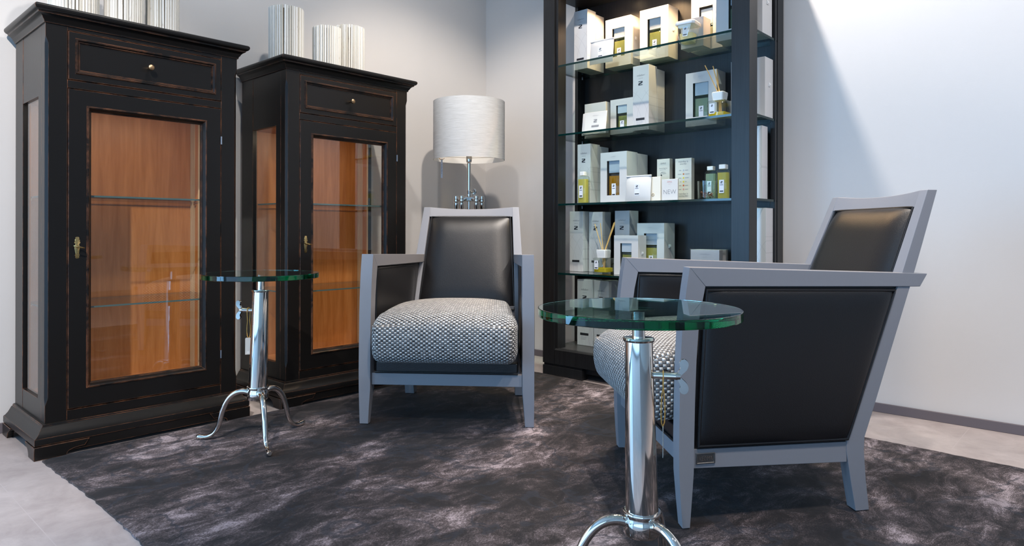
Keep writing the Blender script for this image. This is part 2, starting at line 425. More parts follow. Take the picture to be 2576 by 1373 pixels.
def zmark(g, x, y, z, w, h, mi=0):
    """the square Z mark: two bars joined by a stepped diagonal"""
    t = h*.17
    P = [(-w/2, h/2), (w/2, h/2), (w/2, h*.06), (-w/2+t*1.1, -h/2+t), (w/2, -h/2+t), (w/2, -h/2), (-w/2, -h/2), (-w/2, -h*.06), (w/2-t*1.1, h/2-t), (-w/2, h/2-t)]
    n = len(g.v); g.v += [(x+p[0], y, z+p[1]) for p in P]
    for f in ((0, 9, 8, 1), (1, 8, 2), (8, 7, 3, 2), (7, 6, 3), (6, 5, 4, 3)):
        g.f.append(tuple(n+i for i in f)); g.mi.append(mi)
    return g

# ------------------------------------------------------------------ the room
XW, YW, XE, YS, ZC = -3.09, 3.125, 4.0, -4.2, 3.0
structure(obj('floor', G().box(XW-.1, YS-.1, -.08, XE+.1, YW+.1, 0), 'floor', smooth=False))
structure(obj('ceiling', G().box(XW-.1, YS-.1, ZC, XE+.1, YW+.1, ZC+.1), 'ceil', smooth=False))
LY0, LY1 = -3.75, -.65                      # second shop window, in the left wall behind the viewer
g = G().box(XW-.1, LY1, 0, XW, YW+.1, ZC).box(XW-.1, YS-.1, 0, XW, LY0, ZC).box(XW-.1, LY0, 2.15, XW, LY1, ZC)
structure(obj('wall_left', g, 'wall', smooth=False))
structure(obj('wall_back', G().box(XW, YW, 0, XE, YW+.1, ZC), 'wall2', smooth=False))
structure(obj('wall_right', G().box(XE, YS-.1, 0, XE+.1, YW+.1, ZC), 'wall', smooth=False))
WX0, WX1, WH = -2.7, 3.4, 2.15            # shop window in the street wall behind the viewer
g = G().box(XW, YS-.1, WH, XE, YS, ZC).box(XW, YS-.1, 0, WX0, YS, WH).box(WX1, YS-.1, 0, XE, YS, WH)
structure(obj('wall_front', g, 'wall', smooth=False))
g = G()
for x in (WX0, WX0+1.52, WX0+3.05, WX0+4.57, WX1-.06): g.box(x, YS-.08, 0, x+.06, YS-.02, WH)
g.box(WX0, YS-.08, 0, WX1, YS-.02, .08).box(WX0, YS-.08, WH-.06, WX1, YS-.02, WH)
structure(obj('window_1', g, 'white_frame', smooth=False))
g = G().box(XW-.08, LY0, 0, XW-.02, LY1, .08).box(XW-.08, LY0, WH-.06, XW-.02, LY1, WH)
for y in (LY0, LY0+1.0, LY0+2.03, LY1-.06): g.box(XW-.08, y, 0, XW-.02, y+.06, WH)
structure(obj('window_2', g, 'white_frame', smooth=False))
structure(obj('baseboard_back', G().box(XW, YW-.012, 0, XE, YW, .037), 'base', bevel=.002))
structure(obj('baseboard_left', G().box(XW, LY1, 0, XW+.012, YW-.012, .037), 'base', bevel=.002))

# ------------------------------------------------------------------ rug
def make_rug():
    x0, x1, y0, y1, t = -2.6185, .50, .600, 2.668, .011
    nx, ny = 150, 104; g = G()
    rnd = random.Random(3)
    jx = [rnd.uniform(-.003, .003) for _ in range(ny+1)]; jy = [rnd.uniform(-.003, .003) for _ in range(nx+1)]
    def P(i, j):
        x = x0+(x1-x0)*i/nx; y = y0+(2.735-.035*max(x+2.3, -.1)-y0)*j/ny; z = t-.0034+.0012*math.sin(x*37+2*math.sin(y*9))*math.sin(y*41)+rnd.uniform(-.0006, .0006)
        if i in (0, nx): x += jx[j]*(.3 if i == 0 else 1); z = t*.45
        if j in (0, ny): y += jy[i]; z = t*.55
        if i == 0: x += .0006*math.sin(y*3.1)+.045*math.exp(-(y-y0)/.03)
        if j == 0: y += .006*math.sin(x*5.3)
        return (x, y, z)
    g.v = [P(i, j) for j in range(ny+1) for i in range(nx+1)]
    I = lambda i, j: j*(nx+1)+i
    for j in range(ny):
        for i in range(nx): g.f.append((I(i, j), I(i+1, j), I(i+1, j+1), I(i, j+1)))
    rim = [I(i, 0) for i in range(nx+1)]+[I(nx, j) for j in range(1, ny+1)]+[I(i, ny) for i in range(nx-1, -1, -1)]+[I(0, j) for j in range(ny-1, 0, -1)]
    b = len(g.v); g.v += [(g.v[k][0], g.v[k][1], 0.0005) for k in rim]; n = len(rim)
    for k in range(n): g.f.append((rim[k], b+k, b+(k+1) % n, rim[(k+1) % n]))
    g.mi = [0]*len(g.f)
    return tag(obj('rug', g, 'rug', recalc=True), 'dark charcoal and mauve mottled vintage style rug under both armchairs', 'rug')
make_rug()
RZ = .0096     # height of the rug's pile where feet stand

# ------------------------------------------------------------------ display cabinets
def rect(y0, y1, z0, z1, x): return [(x, y0, z0), (x, y1, z0), (x, y1, z1), (x, y0, z1)]
def sweep3(prof, xb, W, back_in=0):
    """moulding around left, front and right of a body of width W, back at xb; prof = (outset, z)"""
    return [[(xb, -o, z), (o, -o, z), (o, W+o, z), (xb, W+o, z)] for o, z in prof]

def make_cabinet():
    W, D = .652, .40
    r = thing('display_cabinet', '', 'cabinet')
    # carcass: corner posts with stopped chamfers, rails, side frames
    g = G()
    def post(y0, y1, outer):      # outer: -1 chamfer at y0 side, +1 at y1
        rings = []
        for z, c in ((.100, 0.0006), (.165, .0006), (.190, .009), (1.372, .009), (1.395, .0006), (1.447, .0006)):
            if outer < 0: rings.append([(-.045, y0, z), (-.045, y1, z), (0, y1, z), (0, y0+c, z), (-c, y0, z)])
            else: rings.append([(-.045, y0, z), (-.045, y1, z), (-c, y1, z), (0, y1-c, z), (0, y0, z)])
        g.loft(rings)
    post(0, .0635, -1); post(W-.0635, W, 1)
    for a, b in ((.100, .1405), (1.2325, 1.2595), (1.4265, 1.447)): g.box(-.022, .0635, a, -.0005, W-.0635, b)
    for y0, y1 in ((0, .02), (W-.02, W)):
        g.box(-.085, y0, .1, -.045, y1, 1.447)
        g.box(-D, y0, .1, -D+.105, y1, 1.447)
        s = .0008 if y0 == 0 else -.0008
        g.box(-D+.105, y0+s, 1.205, -.085, y1+s, 1.447); g.box(-D+.105, y0+s, .1, -.085, y1+s, .178)
    obj('carcass', g, 'lac', r, bevel=.0012, seg=1)
    g = G().box(-D+.004, .02, .1, -D+.014, W-.02, 1.44)
    obj('back_panel', g, 'cherry', r)
    g = G().box(-D+.014, .0205, .142, -.024, W-.0205, .156).box(-D+.014, .0205, 1.215, -.024, W-.0205, 1.2315)
    for y0, y1 in ((.0202, .0245), (W-.0245, W-.0202)):
        g.box(-D+.016, y0, .156, -D+.104, y1, 1.215); g.box(-.084, y0, .156, -.0455, y1, 1.215)
    obj('interior_lining', g, 'cherry', r)
    for y0, y1 in ((.0246, .0262), (W-.0262, W-.0246)): obj('edge_strip', G().box(-D+.018, y0, .157, -D+.062, y1, 1.214), 'maple', r)
    g = G().box(-.086, W-.030, .157, -.080, W-.0248, 1.214).box(-D+.1045, W-.030, .157, -D+.110, W-.0248, 1.214)
    obj('shelf_rail', g, 'maple', r)
    for y0 in (.008, W-.012):
        obj('side_pane', G().box(-D+.1045, y0, .1775, -.0845, y0+.004, 1.2055), 'pane', r, smooth=False)
    for z in (.478, .866):
        gs = G().box(-D+.03, .026, z, -.035, W-.026, z+.006)
        gs.mi = [0, 0, 1, 1, 1, 1]
        s = obj('glass_shelf', gs, ['pane', 'paleedge'], r, smooth=False)
        for x in (-.09, -D+.07):
            for y0, y1 in ((.0246, .034), (W-.034, W-.0246)): obj('shelf_pin', G().box(x, y0, z-.008, x+.008, y1, z-.0005), 'brass', s)
    # drawer
    y0, y1, z0, z1 = .0655, W-.0655, 1.2615, 1.4245
    def frame_rings(spec): return [rect(y0+i, y1-i, z0+i, z1-i, x) for i, x in spec]
    g = G().loft(frame_rings([(0, -.022), (0, .0005), (.0012, .002), (.021, .002), (.023, .0065), (.027, .0062), (.031, .001), (.034, .0005), (.0355, -.004), (.037, -.004)]))
    d = obj('drawer', g, 'lac', r, bevel=0, smooth=False)
    g = G().lathe([(.0045, -.004), (.0042, .008), (.005, .011), (.0088, .015), (.0108, .020), (.0098, .0245), (.006, .027), (.0005, .0278)], 16, (0, 0, 0), mat=Matrix.Rotation(PI/2, 4, 'Y'))
    obj('knob', G().merge(g, lambda v: (v[0], v[1]+W/2-.004, v[2]+1.343)), 'bronze', d)
    # door
    z0, z1 = .1435, 1.2300
    a0, a1, b0, b1 = .122, .530, .208, 1.176          # opening at the face
    R = lambda k, x: rect(a0+k, a1-k, b0+k, b1-k, x)
    g = G().loft([rect(a0+.016, a1-.016, b0+.016, b1-.016, -.022), rect(y0, y1, z0, z1, -.022), rect(y0, y1, z0, z1, .0005), rect(y0+.0012, y1-.0012, z0+.0012, z1-.0012, .002),
                  R(-.001, .002), R(.0005, .0055), R(.0035, .0060), R(.0065, .0035), R(.0105, -.004), R(.0125, -.0105), R(.016, -.012), R(.016, -.022)], False, False)
    dr = obj('door', g, 'lac', r, smooth=False)
    obj('door_pane', G().box(-.0175, a0+.0155, b0+.0155, -.0145, a1-.0155, b1-.0155), 'pane', dr, smooth=False)
    # keyhole plate: shaped outline
    half = [(.0035, -.0365), (.0062, -.033), (.0045, -.029), (.0075, -.0265), (.005, -.022), (.0066, -.012), (.008, 0), (.0064, .010), (.0052, .014), (.0092, .0175), (.0062, .023), (.0078, .026), (.0058, .030), (.0060, .034), (.003, .0372)]
    poly = [(p[0], p[1]) for p in half]+[(-p[0], p[1]) for p in reversed(half)]
    g = G(); yk, zk = .0925, .690
    g.loft([[(x, yk+p[0]*s, zk+p[1]*s) for p in poly] for x, s in ((.0015, 1), (.0032, 1), (.0042, .82))])
    obj('keyhole_plate', g, 'brass', dr, angle=30)
    g = G().tube([(.003, yk, zk+.003), (.020, yk, zk+.003)], .0022, 8)
    g.tube([(.022+.0125*math.cos(a)*.9, yk+.0155*math.sin(a), zk+.003-.004*math.sin(a)) for a in [2*PI*k/20 for k in range(20)]], .0021, 6, closed=True)
    obj('key', g, 'brass', dr)
    for z in (.262, 1.105):
        g = G().lathe([(.0026, -.016), (.0034, -.0155), (.0034, .0155), (.0026, .016)], 10, (.0045, y1+.0012, z))
        obj('hinge', g, 'steel', dr)
    # cornice and plinth
    pr = [(-.002, 1.4395), (.004, 1.4395), (.0055, 1.447), (.009, 1.4505), (.0115, 1.456), (.017, 1.4625), (.0245, 1.466), (.0255, 1.4705), (.0315, 1.473), (.0355, 1.4775), (.037, 1.4835), (.0355, 1.489), (.031, 1.4925)]
    g = G().loft(sweep3(pr, -D, W)); obj('cornice', g, 'lac', r)
    pl = [(-.004, .1085), (.0035, .1085), (.0075, .1065), (.0085, .101), (.0125, .0985), (.0155, .0925), (.0225, .0805), (.0305, .0715), (.0355, .0685), (.0365, .064), (.0365, .047), (.034, .0455), (-.004, .0445)]
    g = G().loft(sweep3(pl, -D, W)).box(.012, -.018, .014, .033, W+.018, .046); obj('plinth', g, 'lac', r)
    # bracket feet
    curve = [(0, .0435), (0, 0), (.092, 0), (.095, .010), (.101, .015), (.112, .019), (.126, .021), (.146, .022), (.160, .0435)]
    scurve = [(0, .0435), (0, 0), (.070, 0), (.073, .012), (.080, .022), (.092, .029), (.108, .034), (.116, .0435)]
    o = .0385
    for sy in (-1, 1):
        Y = (lambda u: -o+u) if sy < 0 else (lambda u: W+o-u)
        g = G().prism([(Y(u), z) for u, z in curve], 'x', o, o-.02)
        g.prism([(o-max(u, .0201), z) for u, z in scurve], 'y', Y(0), Y(.02))
        obj('foot', g, 'lac', r, bevel=.0012, seg=1)
        g = G().prism([(-D+u, z) for u, z in scurve], 'y', Y(0), Y(.02)); obj('foot', g, 'lac', r, bevel=.0012, seg=1)
    return r

c1 = make_cabinet(); c1.location = (-2.660, .615, 0)
c2 = copy_tree(c1); c2.location = (-2.660, 1.482, 0)
c1['label'] = 'black glass-door display cabinet farther from the lamp, with rubbed edges'
c2['label'] = 'black glass-door display cabinet nearer the lamp, red-brown wood showing through its edges'
for c in (c1, c2): c['group'] = 'black display cabinets along the wall'

# ------------------------------------------------------------------ ribbed stick vases
def make_vase(x, y, r, h, n, label, rot=0):
    rnd = random.Random(int(x*1000+y*777))
    t = thing('ribbed_vase', label, 'vase', (x, y, 1.4928), rot, 'white stick-clad vases on the cabinets')
    g = G()
    for k in range(n):
        a = 2*PI*k/n+rnd.uniform(-.010, .010); w = PI*r/n*rnd.uniform(.72, .80); d = .009; hh = h+rnd.uniform(-.0015, .0015); ro = r+rnd.uniform(-.0009, .0009)
        ca, sa = math.cos(a), math.sin(a); lean = rnd.uniform(-.0012, .0012)
        rings = []
        for z, s in ((0.0, 1), (hh*.5, 1.02), (hh, .97)):
            q = []
            for u, rad in ((-w, ro-d), (w, ro-d), (w, ro-.002), (w*.6, ro), (-w*.6, ro), (-w, ro-.002)):
                u2 = u*s+lean*z/h; q.append((ca*rad-sa*u2, sa*rad+ca*u2, z))
            rings.append(q)
        g.loft(rings)
    obj('stick_cladding', g, 'slat', t)
    ri = r-.0085
    obj('vase_lining', G().lathe([(ri, 0.001), (ri, h-.012), (ri-.006, h-.012), (ri-.006, .008), (.001, .008)], 40), 'core', t)
    return t
make_vase(-2.855, .748, .080, .26, 46, 'widest white ribbed vase, standing farthest of all from the lamp')
make_vase(-2.855, .916, .068, .26, 43, 'white ribbed vase standing between two other vases on one cabinet')
make_vase(-2.855, 1.056, .0605, .20, 38, 'narrowest white ribbed vase, nearest the lamp on its cabinet')
make_vase(-2.845, 1.585, .0765, .262, 43, 'tall white ribbed vase standing apart from the close pair')
make_vase(-2.795, 1.765, .0655, .205, 38, 'short white ribbed vase standing in front of a taller one')
make_vase(-2.880, 1.945, .0765, .262, 43, 'tall white ribbed vase partly behind a short one')

# ------------------------------------------------------------------ armchairs
K = .122
def side_pt(s, y, z, t): return (s*(.335-K*y+t), y, z)
def pillow(P, nrm, bulge, n=20, edge=.16, sag=0.0):
    """cushioned panel over a quad of 4 corners with rounded rim"""
    P = [Vector(p) for p in P]; nrm = Vector(nrm).normalized(); rows = []
    for j in range(n+1):
        row = []
        for i in range(n+1):
            u = .5-.5*math.cos(PI*i/n); v = .5-.5*math.cos(PI*j/n)
            p = (P[0]*(1-u)+P[1]*u)*(1-v)+(P[3]*(1-u)+P[2]*u)*v
            e = min(1, min(u, 1-u)/edge); f = min(1, min(v, 1-v)/edge)
            h = math.sqrt(max(0, 1-(1-e)**2))*math.sqrt(max(0, 1-(1-f)**2))
            h = .72*h+.28*h*(4*u*(1-u))*(4*v*(1-v))
            row.append(tuple(p+nrm*bulge*h))
        rows.append(row)
    g = G().loft(rows, False, False, closed=False)
    return g
def border(P, n=14):
    out = []
    for a, b in zip(P, P[1:]+P[:1]):
        for k in range(n): out.append(tuple(Vector(a).lerp(Vector(b), k/n)))
    return out
def backline(z): return .466+(z-.196)*.386    # front face of the raked rear posts

def make_armchair():
    r = thing('armchair', '', 'armchair')
    for s in (-1, 1):
        # front leg: gently bowed, tapering to the floor
        rings = []
        for z, y0, y1, ti in ((RZ+.0006, .000, .020, -.033), (.075, -.005, .025, -.038), (.145, -.009, .030, -.0445), (.22, -.010, .031, -.045), (.32, -.0085, .033, -.045), (.43, -.006, .037, -.045), (.50, -.002, .042, -.045), (.555, .003, .049, -.045), (.612, .010, .0605, -.045), (.640, .0145, .036, -.045), (.660, .0178, .0190, -.045)):
            rings.append([side_pt(s, y0, z, 0), side_pt(s, y0, z, ti), side_pt(s, y1, z, ti), side_pt(s, y1, z, 0)])
        lg = obj('front_leg', G().loft(rings), 'paint', r, bevel=.0018)
        obj('glide', G().lathe([(.009, RZ-.0002), (.009, RZ+.001)], 12, (s*.318, .010, 0)), 'black', lg)
        # arm rail
        g = G(); poly = [(.0184, .6602), (.713, .637), (.690, .602), (.0612, .6115)]
        g.loft([[side_pt(s, y, z, 0) for y, z in poly], [side_pt(s, y, z, -.045) for y, z in poly]])
        obj('arm', g, 'paint', r, bevel=.0018)
        # raked rear post, leg and back stile in one
        rings = []
        for z, y0, y1 in ((RZ+.0006, .494, .535), (.09, .479, .525), (.170, .466, .519), (.205, .4665, .521), (.26, .487, .541), (.42, .552, .597), (.60, .621, .660), (.72, .668, .704), (.866, .7245, .7555)):
            a_, b_ = (-.003, -.044) if z < .65 else (-.003-.011*(z-.6)/.266, -.044-.003*(z-.6)/.266)
            rings.append([side_pt(s, y0, z, a_), side_pt(s, y0, z, b_), side_pt(s, y1, z, b_), side_pt(s, y1, z, a_)])
        lg = obj('rear_post', G().loft(rings), 'paint', r, bevel=.0018)
        obj('glide', G().lathe([(.009, RZ-.0002), (.009, RZ+.001)], 12, (s*.250, .514, 0)), 'black', lg)
        g = G(); poly = [(.027, .156), (.468, .1415), (.468, .195), (.030, .2035)]
        g.loft([[side_pt(s, y, z, -.005) for y, z in poly], [side_pt(s, y, z, -.034) for y, z in poly]])
        obj('side_rail', g, 'paint', r, bevel=.0015)
        # leather side panels, outside and inside, piped
        Q = [(.039, .208), (.470, .1995), (.616, .597), (.062, .6065)]
        for t, sg, nm in ((-.006, 1, 'outer_side_panel'), (-.038, -1, 'inner_side_panel')):
            P = [side_pt(s, y, z, t if sg > 0 else t+.022*(y-.04)/.57) for y, z in Q]
            g = pillow(P, (s*sg, s*sg*K*s, 0), .019 if sg > 0 else .011, 22, .10)
            q = [(.043, .2115), (.467, .2035), (.610, .5925), (.065, .602)]
            B = [side_pt(s, y, z, (t if sg > 0 else t+.022*(y-.04)/.57)+sg*.004) for y, z in q]
            g.tube(border(B), .0048, 8, closed=True)
            if sg > 0:      # stuffed core that closes the panel against arm, post and rail
                q = [(.028, .200), (.478, .190), (.632, .604), (.056, .6135)]
                g.loft([[side_pt(s, y, z, t-.004-tt) for y, z in q] for tt in (0, .016)])
            obj(nm, g, 'leather', r)
    obj('front_rail', G().box(-.289, .003, .160, .289, .031, .2045), 'paint', r, bevel=.0015)
    obj('rear_rail', G().box(-.236, .480, .143, .236, .508, .196), 'paint', r, bevel=.0015)
    # leather seat base with piping
    g = G().loft([[(x, .002, z), (x, .46, z), (x, .46, z2), (x, .002, z2)] for x, z, z2 in ((-.262, .205, .250), (.262, .205, .250))])
    g = G().box(-.272, .001, .206, .272, .05, .248).box(-.232, .05, .206, .232, .47, .248)
    sb = obj('seat_base', g, 'leather', r, bevel=.004, seg=3)
    obj('piping', G().tube([(-.274, -.001, .2095), (.274, -.001, .2095)], .0038, 8), 'leather', sb)
    # curved top rail
    rings = []
    for k in range(-12, 13):
        u = k/12; x = .202*u; dz = -.010*(1-u*u); dy = .012*(1-u*u); y = .7075+dy
        rings.append([(x, y+.001, .8195+dz*.5), (x, y+.029, .8195+dz*.5), (x, y+.0475, .866+dz), (x, y+.0175, .866+dz)])
    obj('top_rail', G().loft(rings), 'paint', r, bevel=.0015)
    obj('bottom_back_rail', G().box(-.245, .545, .36, .245, .572, .405), 'paint', r, bevel=.0015)
    # back pad and rear leather
    def back_quad(off, hb, ht, zb, zt): return [(-hb, backline(zb)+off, zb), (hb, backline(zb)+off, zb), (ht, backline(zt)+off, zt), (-ht, backline(zt)+off, zt)]
    P = back_quad(.012, .2250, .1935, .385, .8205)
    g = pillow(P, (0, -1, .386), .046, 28, .20)
    g = G().add([(v[0], v[1]+.010*(1-(v[0]/.23)**2), v[2]) for v in g.v], g.f)
    B = [(x, y-.003+.010*(1-(x/.23)**2), z) for x, y, z in border(back_quad(.006, .2230, .1915, .39, .8185))]
    g.tube(B, .0042, 8, closed=True)
    obj('back_pad', g, 'leather', r)
    P = back_quad(.026, .2285, .1985, .385, .8205)
    g = pillow(P, (0, 1, -.386), .012, 18, .12)
    g = G().add([(v[0], v[1]+.010*(1-(v[0]/.23)**2), v[2]) for v in g.v], g.f)
    obj('rear_panel', g, 'leather', r)
    # plump woven seat cushion, slightly proud of the legs
    prof = [(-.020, .2545), (-.060, .2585), (-.085, .275), (-.098, .305), (-.103, .345), (-.098, .385), (-.085, .412), (-.060, .432), (-.020, .446), (.06, .459), (.16, .466), (.26, .466), (.36, .460), (.45, .450), (.52, .438), (.563, .420), (.572, .385), (.555, .33), (.52, .275), (.47, .256), (.30, .2535), (.12, .2535)]
    pts = [Vector((0, a, b)) for a, b in prof]; n = len(pts); fine = []
    for i in range(n):           # Catmull-Rom around the loop
        p0, p1, p2, p3 = pts[i-1], pts[i], pts[(i+1) % n], pts[(i+2) % n]
        for t in (0, .25, .5, .75):
            fine.append(.5*((2*p1)+(p2-p0)*t+(2*p0-5*p1+4*p2-p3)*t*t+(3*p1-p0-3*p2+p3)*t**3))
    m = len(fine); arc = [0]
    for i in range(1, m+1): arc.append(arc[-1]+(fine[i % m]-fine[i-1]).length)
    nx = 44; me = bpy.data.meshes.new('seat_cushion'); vs = []; fs = []; uvs = []
    for k in range(nx+1):
        u = -math.cos(PI*k/nx) if k not in (0, nx) else (-1 if k == 0 else 1)
        e = abs(u); q = (1-max(0, (e-.86)/.14)**2.4)
        for i in range(m+1):
            p = fine[i % m]; cy, cz = min(max(p.y, -.03), .50), min(max(p.z, .305), .395)
            y = cy+(p.y-cy)*max(q, .0)**.5 if q > 0 else cy; z = cz+(p.z-cz)*(max(q, 0)**.5)
            if p.z > .40: z -= .018*e**3
            hw = .2785-(.134*max(y, 0)+.006*(y > 0))-.004
            vs.append((u*hw, y, z)); uvs.append((u*.279, arc[i]))
    for k in range(nx):
        for i in range(m):
            a = k*(m+1)+i; fs.append((a, a+1, a+m+2, a+m+1))
    for k in (0, nx):      # close the two flanks with a fan
        c = len(vs); vs.append(((-1, 1)[k > 0]*.2445, .235, .35)); uvs.append((0, 0))
        fs += [(c, k*(m+1)+i, k*(m+1)+i+1) for i in range(m)]
    me.from_pydata(vs, [], fs); bm_ = bmesh.new(); bm_.from_mesh(me); bmesh.ops.recalc_face_normals(bm_, faces=bm_.faces); bm_.to_mesh(me); bm_.free(); uvl = me.uv_layers.new(name='UVMap')
    for pl_ in me.polygons:
        side = abs(pl_.normal.x) > .62
        for li in pl_.loop_indices:
            vi = me.loops[li].vertex_index
            uvl.data[li].uv = (vs[vi][1], vs[vi][2]) if side else uvs[vi]
    me.materials.append(M['weave']); me.polygons.foreach_set('use_smooth', [True]*len(me.polygons))
    for k in (0, nx):
        pass
    o = bpy.data.objects.new('seat_cushion', me); COL.objects.link(o); o.parent = r
    # maker's plate on the side rail
    a = math.atan(K)
    pl = G(); Y0, Y1, Z0, Z1 = .037, .089, .1665, .1935
    pl.loft([[side_pt(1, y, z, t) for y, z in ((Y0+i, Z0+i), (Y1-i, Z0+i), (Y1-i, Z1-i), (Y0+i, Z1-i))] for t, i in ((-.005, 0), (-.0022, 0), (-.0016, .0008), (-.0016, .0022), (-.0026, .003))])
    for y in (Y0+.0045, Y1-.0045):
        for z in (Z0+.0045, Z1-.0045):
            pl.lathe([(.0016, 0), (.0012, .0008), (.0002, .0011)], 8, side_pt(1, y, z, -.0026), mat=Matrix.Rotation(PI/2, 4, 'Y'))
    p = obj('maker_plate', pl, M['plate'], r)
    tg = G(); write(tg, 'KEOMA', 0, 0, 0, .0105, wmax=.036)
    tg.v = [side_pt(1, (Y0+Y1)/2+v[0], Z0+.0085+v[2], -.0019) for v in tg.v]
    obj('lettering', tg, 'chrome', p, smooth=False)
    return r
M['plate'] = pbr('antique_pewter', (.16, .155, .15), .4, .9)
a1 = make_armchair()
def ang(w): return math.atan2(w[1], w[0])
a1.location = (-1.927, 1.737, 0); a1.rotation_euler = (0, 0, ang((.750, .661))-math.radians(3.0))
a2 = copy_tree(a1); a2.location = (-1.0735, 1.7595, 0); a2.rotation_euler = (0, 0, ang((.740, -.673)))
a1['label'] = 'grey framed black leather armchair facing forward in front of the table lamp'
a2['label'] = 'grey framed black leather armchair seen from its side, with a small metal plate'
for a in (a1, a2): a['group'] = 'grey and black armchairs'

# ------------------------------------------------------------------ glass-topped side tables
def make_table(name, label, loc, rot, lean, knob_dir):
    r = thing(name, label, 'side table', loc, 0, 'adjustable glass side tables')
    for k in range(3):
        a = rot+k*2*PI/3; ca, sa = math.cos(a), math.sin(a)
        path = [(.022, .166), (.045, .173), (.070, .171), (.093, .158), (.112, .134), (.125, .104), (.133, .074), (.141, .046), (.153, .026), (.170, .0145), (.190, .0105), (.208, .0115), (.217, .0125)]
        rad = [.0105, .0105, .0105, .0102, .0098, .0094, .0090, .0084, .0080, .0078, .0086, .0100, .0060]
        fine = curve_pts([(rr, z, q) for (rr, z), q in zip(path, rad)], 4)
        g = G().tube([(rr*ca, rr*sa, z+RZ-.0035) for rr, z, q in fine], [f[2] for f in fine], 16)
        g.v = [(x, y, max(z, RZ-.0001)) for x, y, z in g.v]
        obj('leg', g, 'chrome', r)
    base = G().lathe([(.018, .152), (.034, .152), (.036, .156), (.036, .180), (.033, .186), (.0335, .190), (.037, .192), (.038, .195), (.037, .198), (.033, .199), (.018, .199)], 36)
    obj('collar', base, 'chrome', r)
    L = lambda z: (lean[0]*(z-.19)/.4, lean[1]*(z-.19)/.4)
    def sh(g): return G().add([(v[0]+L(v[2])[0], v[1]+L(v[2])[1], v[2]) for v in g.v], g.f, 0)
    col = obj('column', sh(G().lathe([(.0325, .196), (.0318, .22), (.0272, .530), (.0270, .532), (.0300, .533), (.0315, .5365), (.0300, .540), (.0255, .5405), (.013, .5405)], 40)), 'chrome', r)
    obj('rod', sh(G().lathe([(.0128, .50), (.0128, .576), (.030, .578), (.032, .5815), (.012, .5819)], 28)), 'chrome', r)
    gt = G().lathe([(.0005, .582), (.1968, .582), (.1978, .5825), (.1982, .5835), (.1982, .598), (.1978, .599), (.1968, .5995), (.0005, .5995)], 96, caps=True)
    obj('glass_top', sh(gt), 'tglass', r, sharp=10)
    # wing screw
    kd = Vector((math.cos(knob_dir), math.sin(knob_dir), 0)); pd = Vector((-kd.y, kd.x, 0)); zc = .466
    o = Vector((L(zc)[0], L(zc)[1], zc)); P = lambda d, u, w: tuple(o+kd*d+Vector((0, 0, 1))*u+pd*w)
    g = G().tube([P(.024, 0, 0), (P(.074, 0, 0))], .0072, 12)
    g.tube([P(.070, 0, 0), P(.079, 0, 0)], [.0078, .0066], 12)
    for s in (-1, 1):
        poly = [(.066, .003), (.072, .004), (.0755, .011), (.079, .018), (.077, .026), (.080, .032), (.087, .034), (.0925, .030), (.0945, .023), (.091, .013), (.083, .005), (.079, .002)]
        poly = curve_pts(poly, 3, True)
        g.loft([[P(d, s*u, w) for d, u in poly] for w in (-.004, .004)])
    obj('wing_screw', g, 'chrome', r, bevel=.0012, seg=1)
    return r, o, kd, pd
t1, o1, kd1, pd1 = make_table('side_table', 'glass-topped nickel side table standing before the black cabinets', (-2.292, 1.170, 0), math.radians(222.8), (.006, .0085), math.radians(210))
t2, o2, kd2, pd2 = make_table('side_table', 'glass-topped nickel side table, the larger in view, beside the side-on armchair', (-.716, 1.166, 0), math.radians(222.8), (-.006, -.006), math.radians(32))

def make_tag(label, root, o, kd, pd, back, card_turn):
    t = thing('price_tag', label, 'tag', (root.location.x+o.x, root.location.y+o.y, o.z), 0, 'price tags on strings')
    d = .046; cen = kd*d; Z = Vector((0, 0, 1))
    pts = []
    for k in range(15): a = PI*k/14; pts.append(cen+pd*(math.cos(a)*.0095)+Z*(math.sin(a)*.0095))
    dn = [(-.0095, -.02), (-.004, -.038), (-.006, -.055), (-.0065, -.075), (-.005, -.092), (-.001, -.1005)]
    q2 = pd*.75+kd*.65
    pts += [cen+(pd if k == 0 else q2)*a+Z*b for k, (a, b) in enumerate(dn)] + [cen+(pd if k == 4 else q2)*(-a)*.9+Z*b for k, (a, b) in enumerate(reversed(dn[:-1]))]
    obj('string', G().tube(pts, .0011, 6, closed=True), 'string', t)
    ct = Vector((math.cos(card_turn), math.sin(card_turn), 0)); cn = Vector((-ct.y, ct.x, 0)); c = cen+Z*-.128
    g = G().loft([[tuple(c+ct*a+Z*b+cn*w) for a, b in ((-.011, -.030), (.011, -.030), (.011, .027), (.008, .030), (-.008, .030), (-.011, .027))] for w in (-.0006, .0006)])
    cd = obj('card', g, 'tag', t)
    g = G(); q = G(); write(q, '||||', 0, 0, 0, .006)
    g.add([tuple(c+ct*v[0]*-1+Z*(v[2]-.024)+cn*.0008) for v in q.v], q.f); g.add([tuple(c+ct*v[0]+Z*(v[2]-.024)-cn*.0008) for v in q.v], q.f)
    obj('print', g, 'cap', cd, smooth=False)
make_tag('tan price tag on an orange string hanging before the black cabinets', t1, o1, kd1, pd1, 1, math.radians(60))
make_tag('edge-on price tag on an orange string at the larger glass table', t2, o2, kd2, pd2, 1, math.radians(118))

# ------------------------------------------------------------------ table lamp in the corner
LX, LY, LT = -2.700, 2.600, .800
p = thing('pedestal_table', 'dark round pedestal table hidden behind the forward-facing armchair', 'side table', (LX, LY, 0))
obj('top', G().lathe([(.001, .775), (.165, .775), (.170, .779), (.170, .796), (.166, .7995), (.001, .7995)], 48), 'oak', p)
obj('stem', G().lathe([(.024, .03), (.020, .06), (.020, .74), (.034, .775)], 24), 'oak', p)
obj('base', G().lathe([(.001, .0), (.070, .0), (.072, .006), (.068, .014), (.03, .03), (.001, .03)], 40), 'oak', p)

